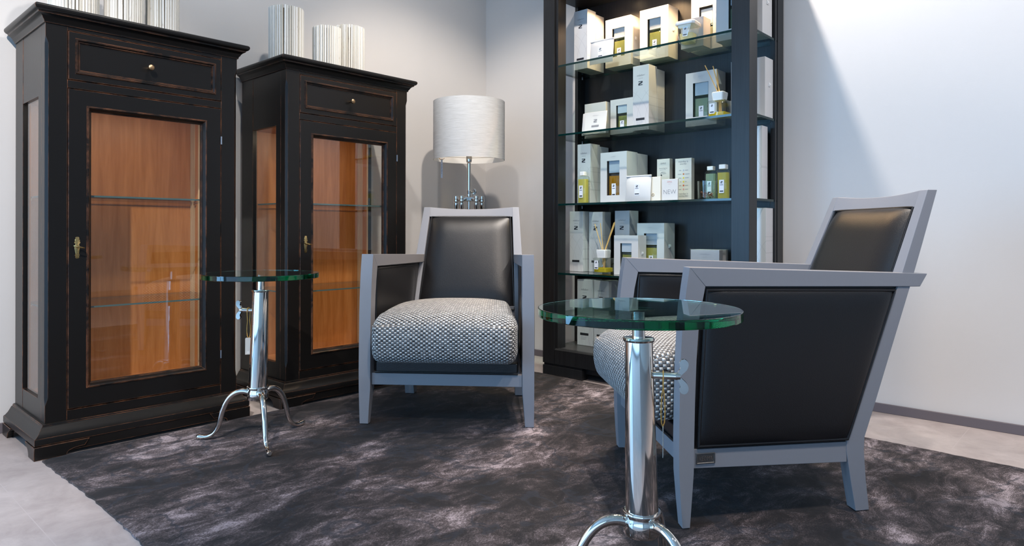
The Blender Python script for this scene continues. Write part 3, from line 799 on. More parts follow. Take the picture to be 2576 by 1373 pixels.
lm = thing('table_lamp', 'table lamp with white drum shade and nickel stem in the corner', 'lamp', (LX, LY, LT))
z0, z1, rs = 1.140-LT, 1.459-LT, .197
g = G().lathe([(rs, z0), (rs, z1), (rs-.0025, z1), (rs-.0025, z0)], 72, caps=False)
n = len(g.f); g.v = g.v; k = 72
g.loft([[g.v[i] for i in range(3*k, 4*k)], [g.v[i] for i in range(0, k)]], False, False)
g.mi = [0]*k+[0]*k+[1]*k+[0]*k
sh = obj('shade', g, ['shade', 'shadein'], lm)
g = G()
for a in (0.3, 0.3+2*PI/3, .3+4*PI/3): g.tube([(.008*math.cos(a), .008*math.sin(a), z0+.012), ((rs-.003)*math.cos(a), (rs-.003)*math.sin(a), z0+.008)], .0014, 6)
obj('shade_carrier', g, 'chrome', sh)
obj('socket', G().lathe([(.009, z0-.015), (.015, z0-.010), (.0165, z0+.0), (.0165, z0+.045), (.012, z0+.05)], 20), 'chrome', lm)
bl = obj('bulb', G().lathe([(.010, z0+.048), (.014, z0+.06), (.028, z0+.09), (.030, z0+.11), (.022, z0+.135), (.001, z0+.145)], 20), 'cap', lm)
obj('pole', G().lathe([(.0102, .137), (.0102, z0-.012)], 18), 'chrome', lm)
obj('hub', G().box(-.027, -.027, .112, .027, .027, .137), 'chrome', lm, bevel=.005, seg=3).rotation_euler = (0, 0, math.radians(46))
obj('clamp', G().lathe([(.013, .138), (.0135, .142), (.0135, .170), (.012, .173)], 18), 'chrome', lm)
def lamp_dir(a): return Vector((math.cos(a), math.sin(a), 0))
kd = lamp_dir(math.radians(42)); P = lambda d, u: (kd.x*d, kd.y*d, .163+u)
g = G().tube([P(.012, 0), P(.026, 0)], .004, 8)
g.tube([P(.024+.011*(1-math.cos(a))*.6, .016*math.sin(a)) for a in [2*PI*k/14 for k in range(14)]], .0035, 6, closed=True); g.lathe([(.012, -.002), (.012, .002)], 14, P(.031, 0), mat=Matrix.Rotation(PI/2, 4, 'X') )
obj('thumb_screw', g, 'chrome', lm)
for k in range(8):
    a = math.radians(-43.9+(33, 72, 108, 147, -33, -72, -108, -147)[k]); d = lamp_dir(a); c = d*.0735
    g = G().tube([tuple(d*.018+Vector((0, 0, .123))), tuple(c+Vector((0, 0, .121)))], .0055, 8)
    g.lathe([(.0115, .124), (.0125, .1245), (.0125, .139), (.011, .1405), (.001, .1405)], 16, (c.x, c.y, 0))
    g.lathe([(.010, .108), (.0145, .111), (.0145, .121), (.010, .1235)], 16, (c.x, c.y, 0))
    g.lathe([(.013, .0003), (.013, .006), (.0105, .009), (.0105, .070), (.0125, .075), (.0125, .103), (.009, .107)], 16, (c.x, c.y, 0))
    obj('peg', g, 'chrome', lm)
obj('stem', G().lathe([(.0085, .03), (.0085, .122)], 14), 'chrome', lm)
# tag dangling from the shade
d = lamp_dir(math.radians(222+22)); e = Vector((d.y, -d.x, 0))*1
pt = thing('price_tag', 'slim grey price tag hanging below the lamp shade', 'tag', (LX, LY, 1.14), 0, 'price tags on strings')
c = Vector((-.092, -.118, 0))
obj('string', G().tube([tuple(c+Vector((.02*math.cos(a)*.9, .012*math.sin(a), .004+.004*math.sin(2*a)))) for a in [2*PI*k/16 for k in range(16)]], .0011, 6, closed=True), 'string', pt)
ex = Vector((.738, .675, 0)); cn = Vector((.675, -.738, 0))
g = G().loft([[tuple(c+ex*a+Vector((0, 0, b))+cn*w) for a, b in ((-.005, -.100), (.005, -.100), (.005, .003), (-.005, .003))] for w in (-.0004, .0004)])
cd = obj('card', g, 'lab', pt)
g = G(); q = G()
for k in range(7): q.box(-.003, 0, -.075+k*.008, .003*(.3+.7*((k*37) % 5)/4), .0001, -.072+k*.008)
g.add([tuple(c+ex*v[0]+Vector((0, 0, v[2]))+cn*(.0006+v[1])) for v in q.v], q.f); obj('print', g, 'greyink', cd, smooth=False)

# ------------------------------------------------------------------ the shelving unit
UX0, UX1, UF, UB = -2.287, -1.174, 2.742, 3.112
u = thing('shelving_unit', 'tall black-stained oak shelving unit with glass shelves by the pale wall', 'shelf', ((UX0+UX1)/2, 2.93, 0))
TOP = 1.99
for x0, x1, xi0, xi1 in ((UX0, UX0+.074, UX0+.074, UX0+.090), (UX1-.079, UX1, 0, 0)):
    g = G().box(x0, UF, .062, x1, UF+.080, 2.105)
    if xi1: g.box(xi0, UF+.012, .10, xi1, UF+.078, TOP)
    obj('front_post', g, 'oak', u, bevel=.0015, world=True)
for x0, x1 in ((UX0, UX0+.021), (UX1-.021, UX1)):
    g = G().box(x0, 3.016, .062, x1, 3.034, 2.105).box(x0+.003 if x0 > -2 else x0, 3.034, .062, x1-.003 if x0 > -2 else x1, 3.046, 2.105).box(x0, 3.046, .062, x1, UB, 2.105)
    obj('rear_post', g, 'oak', u, bevel=.0012, world=True)
obj('back_panel', G().box(UX0+.021, 3.074, .13, UX1-.021, UB-.008, TOP+.06), 'oak', u, world=True)
obj('bottom_board', G().box(UX0+.001, UF+.022, .108, UX1-.001, 3.110, .1405), 'board', u, world=True, bevel=.001)
g = G().prism([(UF+.0005, .062), (UF+.030, .062), (UF+.030, .143), (UF+.012, .143), (UF+.0005, .136)], 'x', UX0+.0775, UX1-.0795)
obj('front_rail', g, 'oak', u, world=True, bevel=.0012)
obj('plinth', G().box(UX0+.06, UF+.035, .030, UX1-.06, 3.08, .108), 'oak', u, world=True)
for x0, x1 in ((UX0, UX0+.255), (UX1-.255, UX1)):
    g = G().box(x0, UF, .0, x1, UF+.045, .051); g.box(x0+.004, UF+.006, .051, x1-.004, UF+.040, .062)
    obj('foot', g, 'oak', u, world=True, bevel=.0015)
    g = G().box(x0, 3.05, .0, x1, UB, .062); obj('foot', g, 'oak', u, world=True, bevel=.0015)
tb = obj('top_board', G().box(UX0+.002, UF+.081, TOP, UX1-.002, 3.073, 2.105).box(UX0+.075, UF, 1.995, UX1-.08, UF+.080, 2.105), 'oak', u, world=True, bevel=.001)
SH = {'A': 1.608, 'B': 1.251, 'C': .892, 'D': .535, 'E': .1405}
for k in 'ABCD':
    z = SH[k]; g = G().box(UX0+.003, UF+.014, z-.010, UX1-.003, 3.072, z)
    g.mi = [0, 0, 1, 1, 1, 1]
    s = obj('glass_shelf', g, ['shelfglass', 'glassedge'], u, world=True, smooth=False)
    for x in (UX0+.026, UX1-.034):
        for y in (3.045, UF+.06): obj('shelf_pin', G().lathe([(.004, z-.018), (.004, z-.0105)], 10, (x+.004, y, 0)), 'steel', s, world=True)
SPOTS = ((-1.99, 2.93), (-1.735, 2.93), (-1.47, 2.93))
for x, y in SPOTS:
    d = obj('downlight', G().lathe([(.020, TOP-.001), (.030, TOP-.003), (.032, TOP-.0005)], 24, (x, y, 0)), 'steel', tb, world=True)
    obj('lamp_face', G().lathe([(.001, TOP-.0016), (.0195, TOP-.0016)], 20, (x, y, 0), caps=False), 'lampface', d, world=True, recalc=False)

# ------------------------------------------------------------------ goods on the shelves
EPS = .0006
def carton_mesh(w, d, h):
    return G().box(-w/2, 0, 0, w/2, d, h)
def tall_box(lv, x0, x1, y0, d, h, label, group='tall fragrance cartons', face=True, rz=0, strip=True):
    w = x1-x0
    t = thing('tall_carton', label, 'box', ((x0+x1)/2, y0, SH[lv]+EPS), rz, group)
    obj('carton', carton_mesh(w, d, h), 'card', t, bevel=.0012)
    if face:
        g = G(); write(g, 'millefiori', 0, -.0006, h*.835, h*.027, wmax=w*.62); write(g, 'z o n a', 0, -.0006, h*.795, h*.018, wmax=w*.45)
        obj('brand_print', g, 'greyink', t, smooth=False)
        g = G(); zmark(g, -w*.02, -.0006, h*.725, w*.26, h*.062); obj('logo_print', g, 'ink', t, smooth=False)
        g = G().box(-w*.30, -.0007, h*.155, w*.24, -.0002, h*.19); 
        obj('dark_sticker', g, 'ink', t, smooth=False)
        g = G()
        for k in range(3): g.box(-w*.26, -.0006, h*(.13-.018*k), w*(.14-.05*k), -.0003, h*(.135-.018*k))
        obj('small_print', g, 'paleink', t, smooth=False)
    return t

def bottle(name, label, x, y, z, w, d, hb, liq, fill, capw, caph, cap='cap', sticker=True, group='boxed fragrance bottles'):
    t = thing(name, label, 'bottle', (x, y, z+EPS), 0, group)
    b = .004
    def rr(w, d, z, c=.006):
        return [(-w/2+c, -d/2, z), (w/2-c, -d/2, z), (w/2, -d/2+c, z), (w/2, d/2-c, z), (w/2-c, d/2, z), (-w/2+c, d/2, z), (-w/2, d/2-c, z), (-w/2, -d/2+c, z)]
    nk = min(capw, w)*.6
    obj('glass', G().loft([rr(w-.004, d-.004, 0), rr(w, d, .004), rr(w, d, hb-.006), rr(w-.006, d-.006, hb), rr(nk, min(nk, d-.006), hb+.004)]), 'bglass', t)
    obj('liquid', G().loft([rr(w-.008, d-.008, .006), rr(w-.008, d-.008, .006+(hb-.012)*fill)]), liq, t)
    obj('cap', G().loft([rr(capw, min(capw, d), hb+.004, .003), rr(capw, min(capw, d), hb+.004+caph, .003)]), cap, t, bevel=.0015)
    if sticker:
        sw = min(w*.42, .024)
        s = obj('sticker', G().box(-sw/2, -d/2-.0008, hb*.22, sw/2, -d/2-.0002, hb*.66), 'lab', t, smooth=False)
        g = G(); zmark(g, 0, -d/2-.0012, hb*.58, sw*.42, hb*.075)
        g.box(-sw*.32, -d/2-.0012, hb*.485, sw*.32, -d/2-.0009, hb*.50); g.box(-sw*.36, -d/2-.0012, hb*.26, sw*.36, -d/2-.0009, hb*.30)
        obj('print', g, 'ink', s, smooth=False)
    return t

def window_box(lv, x0, x1, y0, d, h, win, liq, label, blabel, fill=.62, clasp=True, brand=True, bottle_h=.42):
    """carton with a cut-out window showing the bottle inside; win = (u0,u1,v0,v1) as shares of the front"""
    w = x1-x0; z = SH[lv]
    t = thing('window_carton', label, 'box', ((x0+x1)/2, y0, z+EPS), 0, 'window cartons holding bottles')
    u0, u1, v0, v1 = -w/2+w*win[0], -w/2+w*win[1], h*win[2], h*win[3]; e = .0015
    R = lambda a, b, c, dd, y: [(a, y, c), (b, y, c), (b, y, dd), (a, y, dd)]
    g = G().loft([R(-w/2, w/2, 0, h, d), R(-w/2, w/2, 0, h, 0), R(u0, u1, v0, v1, 0), R(u0, u1, v0, v1, .002), R(-w/2+e, w/2-e, e, h-e, .002), R(-w/2+e, w/2-e, e, h-e, d-e)])
    obj('carton', g, 'plaincard', t, smooth=False, recalc=True)
    if brand:
        q = G(); write(q, 'millefiori', 0, -.0006, h*.905, h*.022, wmax=w*.5); write(q, 'z o n a', 0, -.0006, h*.87, h*.014, wmax=w*.4)
        obj('brand_print', q, 'paleink', t, smooth=False)
    if clasp:
        q = G().box(w/2, d*.42, h*.52, w/2+.004, d*.60, h*.585).box(w/2+.004, d*.45, h*.535, w/2+.0065, d*.57, h*.57)
        obj('clasp', q, 'cap', t, bevel=.0008, seg=1)
    bw = min((u1-u0)*1.02, w-.02); bd = min(d-.016, bw)
    hb = (v0+(v1-v0)*fill)
    bottle('fragrance_bottle', blabel, (x0+x1)/2+(u0+u1)/2, y0+.006+bd/2, z+e, bw, bd, hb, liq, .96, bw*.88, min(h-.012-hb, (v1-v0)*.5), 'frost')
    return t

def sachet(lv, x, y, w, h, label, rz=0, lean=0.0, mark='Z', group='white sachets'):
    t = thing('sachet', label, 'sachet', (x, y, SH[lv]+EPS), rz, group)
    g = G(); rows = []
    for k in range(9):
        v = k/8; th = .012*math.sin(PI*min(1, v*1.02))**.6+.0015
        rows.append([(-w/2, lean*v-th*.15, h*v), (-w*.3, lean*v-th, h*v), (w*.3, lean*v-th, h*v), (w/2, lean*v-th*.15, h*v), (w/2, lean*v+.001, h*v), (-w/2, lean*v+.001, h*v)])
    obj('pouch', g.loft(rows), 'plaincard', t)
    obj('flap', G().box(-w/2-.001, lean-.006, h-.006, w/2+.001, lean+.002, h+.001), 'plaincard', t, bevel=.001, seg=1)
    if mark == 'Z':
        s = obj('sticker', G().box(-w*.10, lean*.5-.0145, h*.24, w*.10, lean*.5-.0138, h*.66), 'lab', t, smooth=False)
        q = G(); zmark(q, 0, lean*.5-.0149, h*.585, w*.085, h*.075); q.box(-w*.07, lean*.5-.0149, h*.50, w*.07, lean*.5-.0146, h*.512); q.box(-w*.085, lean*.5-.0149, h*.28, w*.085, lean*.5-.0146, h*.315)
        obj('print', q, 'ink', s, smooth=False)
    return t

# --- top glass shelf
tall_box('A', -2.205, -2.118, 2.900, .076, .312, 'tall white carton beside the left post on the topmost shelf, facing out')
tall_box('A', -2.205, -2.118, 2.978, .074, .300, 'tall white carton hidden behind another on the topmost shelf', face=False)
sachet('A', -2.008, 2.868, .138, .122, 'white sachet leaning in front of the tall carton on the topmost shelf', .05, .012)
window_box('A', -2.055, -1.898, 2.975, .088, .252, (.27, .76, .20, .79), 'olive', 'white window carton behind the sachet on the topmost shelf', 'olive green bottle inside the window carton behind the topmost sachet')
window_box('A', -1.843, -1.682, 2.972, .096, .256, (.27, .74, .20, .80), 'olive', 'white window carton standing in the middle of the topmost shelf', 'pale green bottle inside the middle carton of the topmost shelf')
t = thing('small_carton', 'small pale carton behind the lidded square jar', 'box', (-1.520, 2.905, SH['A']+EPS), 0)
obj('carton', carton_mesh(.114, .072, .136), 'plaincard', t, bevel=.001)
window_box('A', -1.566, -1.408, 2.985, .084, .258, (.26, .70, .22, .80), 'pale', 'tall white window carton behind the lidded square jar', 'pale bottle inside the carton behind the lidded jar', fill=.4)
window_box('A', -1.396, -1.183, 2.895, .105, .262, (.28, .72, .18, .80), 'aqua', 'wide window carton beside the right post on the topmost shelf', 'blue green bottle in the carton beside the topmost right post')
t = thing('lidded_jar', 'square glass jar with white lid on the topmost shelf', 'jar', (-1.507, 2.842, SH['A']+EPS), .1)
def rr(w, z, c=.01): return [(-w/2+c, -w/2, z), (w/2-c, -w/2, z), (w/2, -w/2+c, z), (w/2, w/2-c, z), (w/2-c, w/2, z), (-w/2+c, w/2, z), (-w/2, w/2-c, z), (-w/2, -w/2+c, z)]
obj('glass', G().loft([rr(.060, 0), rr(.066, .004), rr(.083, .082)]), 'bglass', t)
obj('wax', G().loft([rr(.056, .006), rr(.064, .045)]), 'pale', t)
obj('lid', G().loft([rr(.090, .082), rr(.093, .086), rr(.093, .094), rr(.084, .099)]), 'cap', t)
s = obj('sticker', G().box(-.012, -.0385, .025, .012, -.0375, .068), 'lab', t, smooth=False); s.rotation_euler = (math.radians(-6), 0, 0)
q = G(); zmark(q, 0, -.0391, .060, .010, .008); q.box(-.009, -.0391, .030, .009, -.0388, .034); obj('print', q, 'ink', s, smooth=False)

# --- second glass shelf
for k, (dx, dy, a, lab) in enumerate(((-.024, .020, .10, 'white folder at the back of the fanned set beside the left post'), (-.012, .010, .05, 'white folder in the middle of the fanned set beside the left post'), (.0, .0, 0, 'front white folder of the fanned set, its logo showing'))):
    t = thing('card_folder', lab, 'folder', (-2.052+dx, 2.872+dy, SH['B']+EPS), a, 'fanned white card folders')
    obj('card', G().loft([[(-.068, 0, 0), (.068, 0, 0), (.068, .003, 0), (-.068, .003, 0)], [(-.068, .016, .118), (.068, .016, .116), (.068, .019, .116), (-.068, .019, .118)]]), 'plaincard', t, bevel=.0008, seg=1)
    if k == 2:
        q = G(); write(q, 'millefiori', 0, 0, .096, .007, wmax=.062); write(q, 'z o n a', 0, 0, .087, .004, wmax=.045)
        q.v = [(v[0], v[2]*.1356-.0008, v[2]) for v in q.v]; obj('brand_print', q, 'paleink', t, smooth=False)
        q = G(); zmark(q, 0, 0, .070, .021, .016); q.box(-.022, -.0001, .038, .024, .0001, .047)
        q.v = [(v[0], v[2]*.1356-.0008+v[1], v[2]) for v in q.v]; obj('logo_print', q, 'greyink', t, smooth=False)
t = thing('small_carton', 'grey-white carton standing behind the fanned folders', 'box', (-2.128, 2.985, SH['B']+EPS), 0)
obj('carton', carton_mesh(.138, .040, .186), 'plaincard', t, bevel=.001)
window_box('B', -2.006, -1.868, 2.950, .074, .179, (.26, .73, .14, .82), 'olive', 'small window carton between the folders and a tall carton', 'green bottle inside the small carton beside the fanned folders', clasp=False)
tall_box('B', -1.848, -1.757, 2.916, .078, .322, 'tall white carton in the middle of the second shelf, facing out')
tall_box('B', -1.848, -1.757, 2.996, .074, .312, 'tall white carton behind another in the middle of the second shelf', face=False)
window_box('B', -1.589, -1.431, 2.975, .094, .256, (.24, .74, .17, .80), 'aqua', 'window carton standing behind the reed diffuser on the second shelf', 'pale green bottle inside the carton behind the upper reed diffuser', fill=.60)
window_box('B', -1.337, -1.183, 2.925, .088, .262, (.28, .72, .20, .80), 'aqua', 'window carton beside the right post on the second shelf', 'bottle inside the second shelf carton beside the right post')

def diffuser(lv, x, y, w, h, liq, reeds, label, capw, caph):
    t = thing('reed_diffuser', label, 'diffuser', (x, y, SH[lv]+EPS), 0, 'reed diffusers')
    def q(w, z, c=.006): return [(-w/2+c, -w/2, z), (w/2-c, -w/2, z), (w/2, -w/2+c, z), (w/2, w/2-c, z), (w/2-c, w/2, z), (-w/2+c, w/2, z), (-w/2, w/2-c, z), (-w/2, -w/2+c, z)]
    obj('glass', G().loft([q(w-.004, 0), q(w, .004), q(w, h-.004), q(w-.006, h), q(capw*.7, h+.002)]), 'bglass', t)
    obj('liquid', G().loft([q(w-.010, .008), q(w-.010, .008+h*.26)]), liq, t)
    g = G().loft([q(capw*.88, h+.002, .004), q(capw, h+.006+caph*.6, .004), q(capw, h+caph, .004), q(capw-.004, h+caph+.002, .004), q(.014, h+caph+.0021, .004), q(.013, h+caph-.004, .004)])
    obj('cap', g, 'cap', t)
    for tx, ty, tz, bx in reeds:
        obj('reed', G().tube([(bx, 0, .012), (bx*.5+tx*.12, 0, h+caph), (tx, ty, tz)], .0021, 6), 'reed', t)
    s = obj('sticker', G().box(-w*.34, -w/2-.0008, h*.28, -w*.05, -w/2-.0002, h*.84), 'lab', t, smooth=False)
    g = G(); zmark(g, -w*.195, -w/2-.0012, h*.72, w*.10, h*.10); g.box(-w*.30, -w/2-.0012, h*.34, -w*.09, -w/2-.0009, h*.40); obj('print', g, 'ink', s, smooth=False)
    return t
diffuser('B', -1.368, 2.876, .085, .082, 'lime', ((-.072, .0, .255, .004), (-.038, .01, .248, .008), (-.026, -.01, .236, .010), (-.020, .012, .232, -.002)), 'reed diffuser on the second shelf, its reeds leaning toward the left post', .054, .038)

# --- third glass shelf
bottle('refill_bottle', 'slim yellow refill bottle before the tall carton by the left post', -2.110, 2.856, SH['C'], .058, .040, .142, 'straw', .93, .029, .020, group='slim refill bottles')
tall_box('C', -2.176, -2.092, 2.893, .086, .316, 'tall white carton behind the lone slim bottle on the third shelf')
tall_box('C', -2.176, -2.092, 2.982, .078, .308, 'tall white carton at the back by the left post on the third shelf', face=False)
window_box('C', -2.006, -1.849, 2.862, .098, .256, (.25, .73, .15, .83), 'amber', 'window carton showing amber liquid on the third shelf', 'amber bottle inside the window carton on the third shelf', clasp=False)
t = thing('small_carton', 'plain carton behind the carton with amber liquid', 'box', (-1.928, 2.966, SH['C']+EPS), 0)
obj('carton', carton_mesh(.156, .095, .252), 'plaincard', t, bevel=.001)
sachet('C', -1.768, 2.836, .138, .128, 'white sachet standing in front of the carton with amber liquid', 0, .010)
t = thing('small_packet', 'narrow cream packet between the sachet and the NEW card', 'packet', (-1.681, 2.850, SH['C']+EPS), 0)
obj('packet', G().loft([[(-.026, 0, 0), (.026, 0, 0), (.026, .02, 0), (-.026, .02, 0)], [(-.026, .004, .118), (.026, .004, .118), (.026, .014, .118), (-.026, .014, .118)]]), 'cream', t, bevel=.002)
q = G().tube([(-.012+.006*math.cos(a), .0005, .032+.006*math.sin(a)) for a in [2*PI*k/12 for k in range(12)]], .0012, 6, closed=True); obj('seal', q, 'brass', t)
t = thing('slim_carton', 'slim cream carton printed with a small flower drawing', 'box', (-1.706, 2.968, SH['C']+EPS), 0)
obj('carton', carton_mesh(.070, .030, .214), 'cream', t, bevel=.001)
q = G(); write(q, 'SIMPLE', 0, -.0006, .188, .0075, wmax=.03); write(q, 'essenza fragrance', 0, -.0006, .166, .005, wmax=.045)
q.box(-.02, -.0007, .160, .015, -.0005, .1608)
for k in range(5):
    a = .5+k*.55; q.tube([(-.008+.008*math.cos(a), -.0006, .136+.008*math.sin(a)), (.0+.018*math.cos(a*.8), -.0006, .138+.014*math.sin(a*.8))], .0004, 4)
obj('print', q, 'greyink', t, smooth=False)
q = G(); q.lathe([(.0001, 0), (.004, 0)], 12, (-.010, -.0007, .134), caps=False, mat=Matrix.Rotation(PI/2, 4, 'X')); obj('flower_print', q, 'ink', t, smooth=False)
t = thing('slim_carton', 'slim pale carton printed with a column of coloured dots', 'box', (-1.588, 2.950, SH['C']+EPS), 0)
obj('carton', carton_mesh(.086, .030, .207), 'cream', t, bevel=.001)
q = G(); write(q, 'monday is', 0, -.0006, .188, .009, wmax=.05); write(q, 'saturday', 0, -.0006, .178, .007, wmax=.05); write(q, 'monday is', .0, -.0006, .034, .009, wmax=.05); write(q, 'morning after', 0, -.0006, .024, .007, wmax=.052)
for k, wl in enumerate((.012, .018, .014, .006, .012, .012)):
    z = .150-k*.0182; q.box(-.010-wl, -.0007, z-.0008, -.010, -.0005, z+.0008); q.box(.010, -.0007, z-.0008, .010+wl*1.3, -.0005, z+.0008)
obj('print', q, 'greyink', t, smooth=False)
for k, m_ in enumerate(('dot_grey', 'dot_rust', 'dot_yellow', 'dot_yellow', 'dot_red', 'dot_pink')):
    q = G().lathe([(.0001, 0), (.0042, 0)], 14, (.002, -.0007, .150-k*.0182), caps=False, mat=Matrix.Rotation(PI/2, 4, 'X')); obj('dot', q, m_, t, smooth=False)
t = thing('sign_card', 'white card reading NEW on the third shelf', 'card', (-1.610, 2.860, SH['C']+EPS), 0)
obj('card', G().box(-.042, 0, 0, .042, .010, .104), 'plaincard', t, bevel=.0008, seg=1)
q = G(); write(q, 'NEW', 0, -.0006, .034, .021, wmax=.068, thin=.018); obj('lettering', q, 'greyink', t, smooth=False)
q = G(); write(q, 'SIMPLE', 0, -.0006, .088, .006, wmax=.03); write(q, 'i e s i', 0, -.0006, .079, .004, wmax=.024); obj('brand_print', q, 'dot_pink', t, smooth=False)
t = thing('glass_tumbler', 'clear glass tumbler of dried brown petals on the third shelf', 'glass', (-1.418, 2.852, SH['C']+EPS), 0)
obj('glass', G().lathe([(.001, 0), (.036, 0), (.039, .004), (.041, .084), (.0385, .084), (.036, .008), (.001, .008)], 32), 'bglass', t)
rnd = random.Random(5); g = G()
for k in range(46):
    a = rnd.uniform(0, 6.28); rad = .027*math.sqrt(rnd.random()); z = .013+rnd.random()*.022*(1-.3*math.cos(a)); s = rnd.uniform(.005, .009)
    mt = Matrix.Rotation(rnd.uniform(0, 3), 4, 'X') @ Matrix.Rotation(rnd.uniform(0, 3), 4, 'Y')
    c = Vector((rad*math.cos(a), rad*math.sin(a), z)); P = [c+(mt @ Vector(v))*s for v in ((-1, 0, 0), (0, -.55, .2), (1, 0, 0), (0, .55, .25), (0, 0, -.25))]
    g.add([tuple(p) for p in P], [(0, 1, 4), (1, 2, 4), (2, 3, 4), (3, 0, 4), (0, 3, 2, 1)])
o = obj('petals', g, 'pot', t, smooth=False); o['kind'] = 'stuff'
bottle('refill_bottle', 'pale green refill bottle behind the glass tumbler', -1.440, 2.940, SH['C'], .053, .036, .136, 'aqua', .95, .030, .018, group='slim refill bottles')
bottle('refill_bottle', 'bright yellow refill bottle beside the right post', -1.354, 2.885, SH['C'], .055, .038, .133, 'straw', .95, .032, .020, group='slim refill bottles')
tall_box('C', -1.318, -1.196, 2.928, .060, .322, 'tall white carton beside the right post on the third shelf', face=False)

# --- fourth glass shelf
tall_box('D', -2.236, -2.148, 2.905, .088, .320, 'tall white carton nearest the left post on the fourth shelf')
tall_box('D', -2.130, -2.044, 2.935, .078, .316, 'tall white carton standing behind the lower reed diffuser')
diffuser('D', -1.993, 2.872, .082, .078, 'lime', ((-.062, .01, .252, .0), (-.020, .0, .256, .0), (.062, .01, .262, .004), (.072, -.004, .254, .006), (.055, .012, .258, .004)), 'reed diffuser on the fourth shelf, its reeds spread in a V', .056, .040)
tall_box('D', -1.977, -1.889, 2.950, .086, .320, 'tall white carton behind the smallest window carton on the fourth shelf')
window_box('D', -1.909, -1.770, 2.842, .074, .194, (.26, .73, .14, .80), 'olive', 'small window carton above the far arm of the side-on chair', 'olive bottle inside the small carton above the chair arm')
window_box('D', -1.832, -1.680, 2.932, .104, .255, (.26, .74, .16, .80), 'straw', 'large window carton standing behind the small one on the fourth shelf', 'yellow bottle inside the large fourth shelf carton')
t = thing('wrapped_box', 'flat white box wrapped in clear film on the fourth shelf', 'box', (-1.454, 2.905, SH['D']+EPS), 0)
obj('carton', carton_mesh(.142, .090, .130), 'plaincard', t, bevel=.001)
q = G(); write(q, 'millefiori', 0, -.0006, .106, .009, wmax=.062); write(q, 'z o n a', 0, -.0006, .094, .005, wmax=.045); obj('brand_print', q, 'paleink', t, smooth=False)
q = G().box(-.0735, -.0022, .0004, .0735, .0922, .1325); q.add([(-.0735, -.002, .132), (-.082, .002, .142), (-.079, .012, .128), (-.0735, .02, .132)], [(0, 1, 2, 3)]); obj('film_wrap', q, 'film', t, smooth=False)
tall_box('D', -1.312, -1.232, 2.930, .080, .322, 'tall white carton by the right post on the fourth shelf', face=False)
tall_box('D', -1.228, -1.181, 2.934, .078, .318, 'thin white carton seen past the right post above the chair arm', face=False)
# --- bottom board
tall_box('E', -2.203, -2.103, 2.930, .088, .352, 'tall white carton on the bottom board nearest the left post')
tall_box('E', -2.098, -2.004, 2.936, .088, .350, 'tall white carton on the bottom board, second from the left post')

# ------------------------------------------------------------------ light
W_ = bpy.data.worlds.new('daylight'); SC.world = W_; W_.use_nodes = True
bg = W_.node_tree.nodes['Background']; bg.inputs[0].default_value = (.55, .75, 1, 1); bg.inputs[1].default_value = .8
def area(name, loc, target, sx, sy, power, col):
    l = bpy.data.lights.new(name, 'AREA'); l.shape = 'RECTANGLE'; l.size = sx; l.size_y = sy; l.energy = power; l.color = col
    o = bpy.data.objects.new(name, l); COL.objects.link(o); o.location = loc
    o.rotation_euler = (Vector(target)-Vector(loc)).to_track_quat('-Z', 'Y').to_euler(); return o
def spot(name, loc, target, power, col=(1, .86, .72), size=100, blend=.6, rad=.035):
    l = bpy.data.lights.new(name, 'SPOT'); l.energy = power; l.color = col; l.spot_size = math.radians(size); l.spot_blend = blend; l.shadow_soft_size = rad
    o = bpy.data.objects.new(name, l); COL.objects.link(o); o.location = loc
    o.rotation_euler = (Vector(target)-Vector(loc)).to_track_quat('-Z', 'Y').to_euler(); return o
area('window_daylight', ((WX0+WX1)/2, YS+.03, 1.08), ((WX0+WX1)/2, 0, 1.0), WX1-WX0-.1, WH-.1, 80, (.30, .60, 1.0))
area('window_daylight_side', (XW-.015, (LY0+LY1)/2, 1.08), (0, (LY0+LY1)/2, 1.0), LY1-LY0-.1, WH-.1, 190, (.25, .58, 1.0))
spot('ceiling_spot_shelf', (-1.48, 2.52, 2.97), (-.75, 3.0, 1.0), 210, (1, .93, .87), 100, .4, .03)
spot('ceiling_spot_corner', (-1.55, 1.75, 2.97), (-2.75, 2.7, .45), 185, (1, .90, .80), 68, .55, .03)
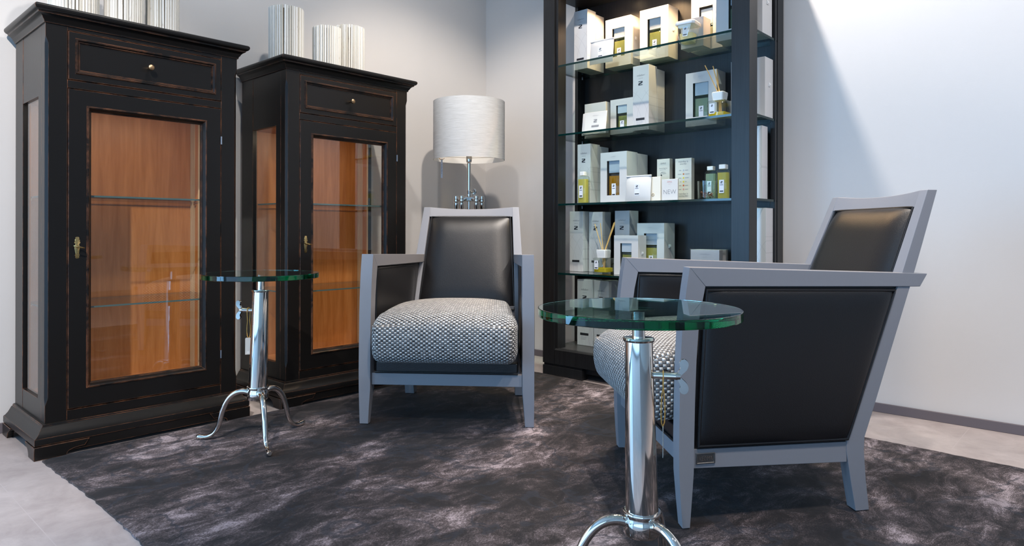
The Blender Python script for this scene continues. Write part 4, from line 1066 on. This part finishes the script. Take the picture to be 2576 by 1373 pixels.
spot('ceiling_spot_rug', (-.1, .6, 2.97), (-1.0, 1.6, .1), 140, (1, .88, .78), 74, .5, .04)
spot('ceiling_spot_cabinet', (-.5, -.7, 2.97), (-3.05, .35, .45), 520, (1, .93, .87), 50, .7, .03)
spot('added_spot_chair', (-1.5, 1.15, 2.97), (-.75, 1.95, .6), 60, (1, .86, .72), 50, .5, .04)  # extra overhead spot added to brighten the back of the side-on armchair
spot('ceiling_spot_wall', (.6, 1.8, 2.97), (.2, 3.1, .6), 165, (1, .93, .88), 110, .7, .05)
spot('added_fill_vases', (-1.5, 1.1, 2.97), (-3.09, 1.7, 1.75), 82, (1, .95, .90), 80, .6, .04)  # fill spot added to lift the dark wall above the cabinets
for x, y in SPOTS: spot('shelf_downlight', (x, y, TOP-.008), (x, y+.03, 1.0), 22, (1, .64, .34), 125, .5, .015)

for cy_ in (.615+.326, 1.482+.326): area('cabinet_fill', (-2.660-.055, cy_, 1.205), (-2.660-.30, cy_, .55), .50, .03, 1.2, (1, .80, .58))  # unseen fill lights added behind the door rails to brighten the cabinet interiors

# ------------------------------------------------------------------ camera
cam = bpy.data.cameras.new('camera'); co = bpy.data.objects.new('camera', cam); COL.objects.link(co); SC.camera = co
cam.sensor_width = 36; cam.lens = 1707/2576*36; cam.shift_y = -(686.5-581)/2576; cam.clip_start = .05
yaw, roll = .7408, .002
co.matrix_world = Matrix.Translation((0, 0, .75)) @ Matrix.Rotation(yaw, 4, 'Z') @ Matrix.Rotation(PI/2, 4, 'X') @ Matrix.Rotation(roll, 4, 'Z')
vs = SC.view_settings
SC.display_settings.display_device = 'sRGB'; vs.view_transform = 'Standard'; vs.look = 'None'; vs.gamma = 1; vs.use_curve_mapping = False; vs.exposure = 0.07
SC.cycles.max_bounces = 14; SC.cycles.transparent_max_bounces = 40; SC.cycles.transmission_bounces = 14; SC.cycles.glossy_bounces = 6; SC.cycles.diffuse_bounces = 5
SC.cycles.sample_clamp_indirect = 6.0; SC.cycles.use_denoising = True
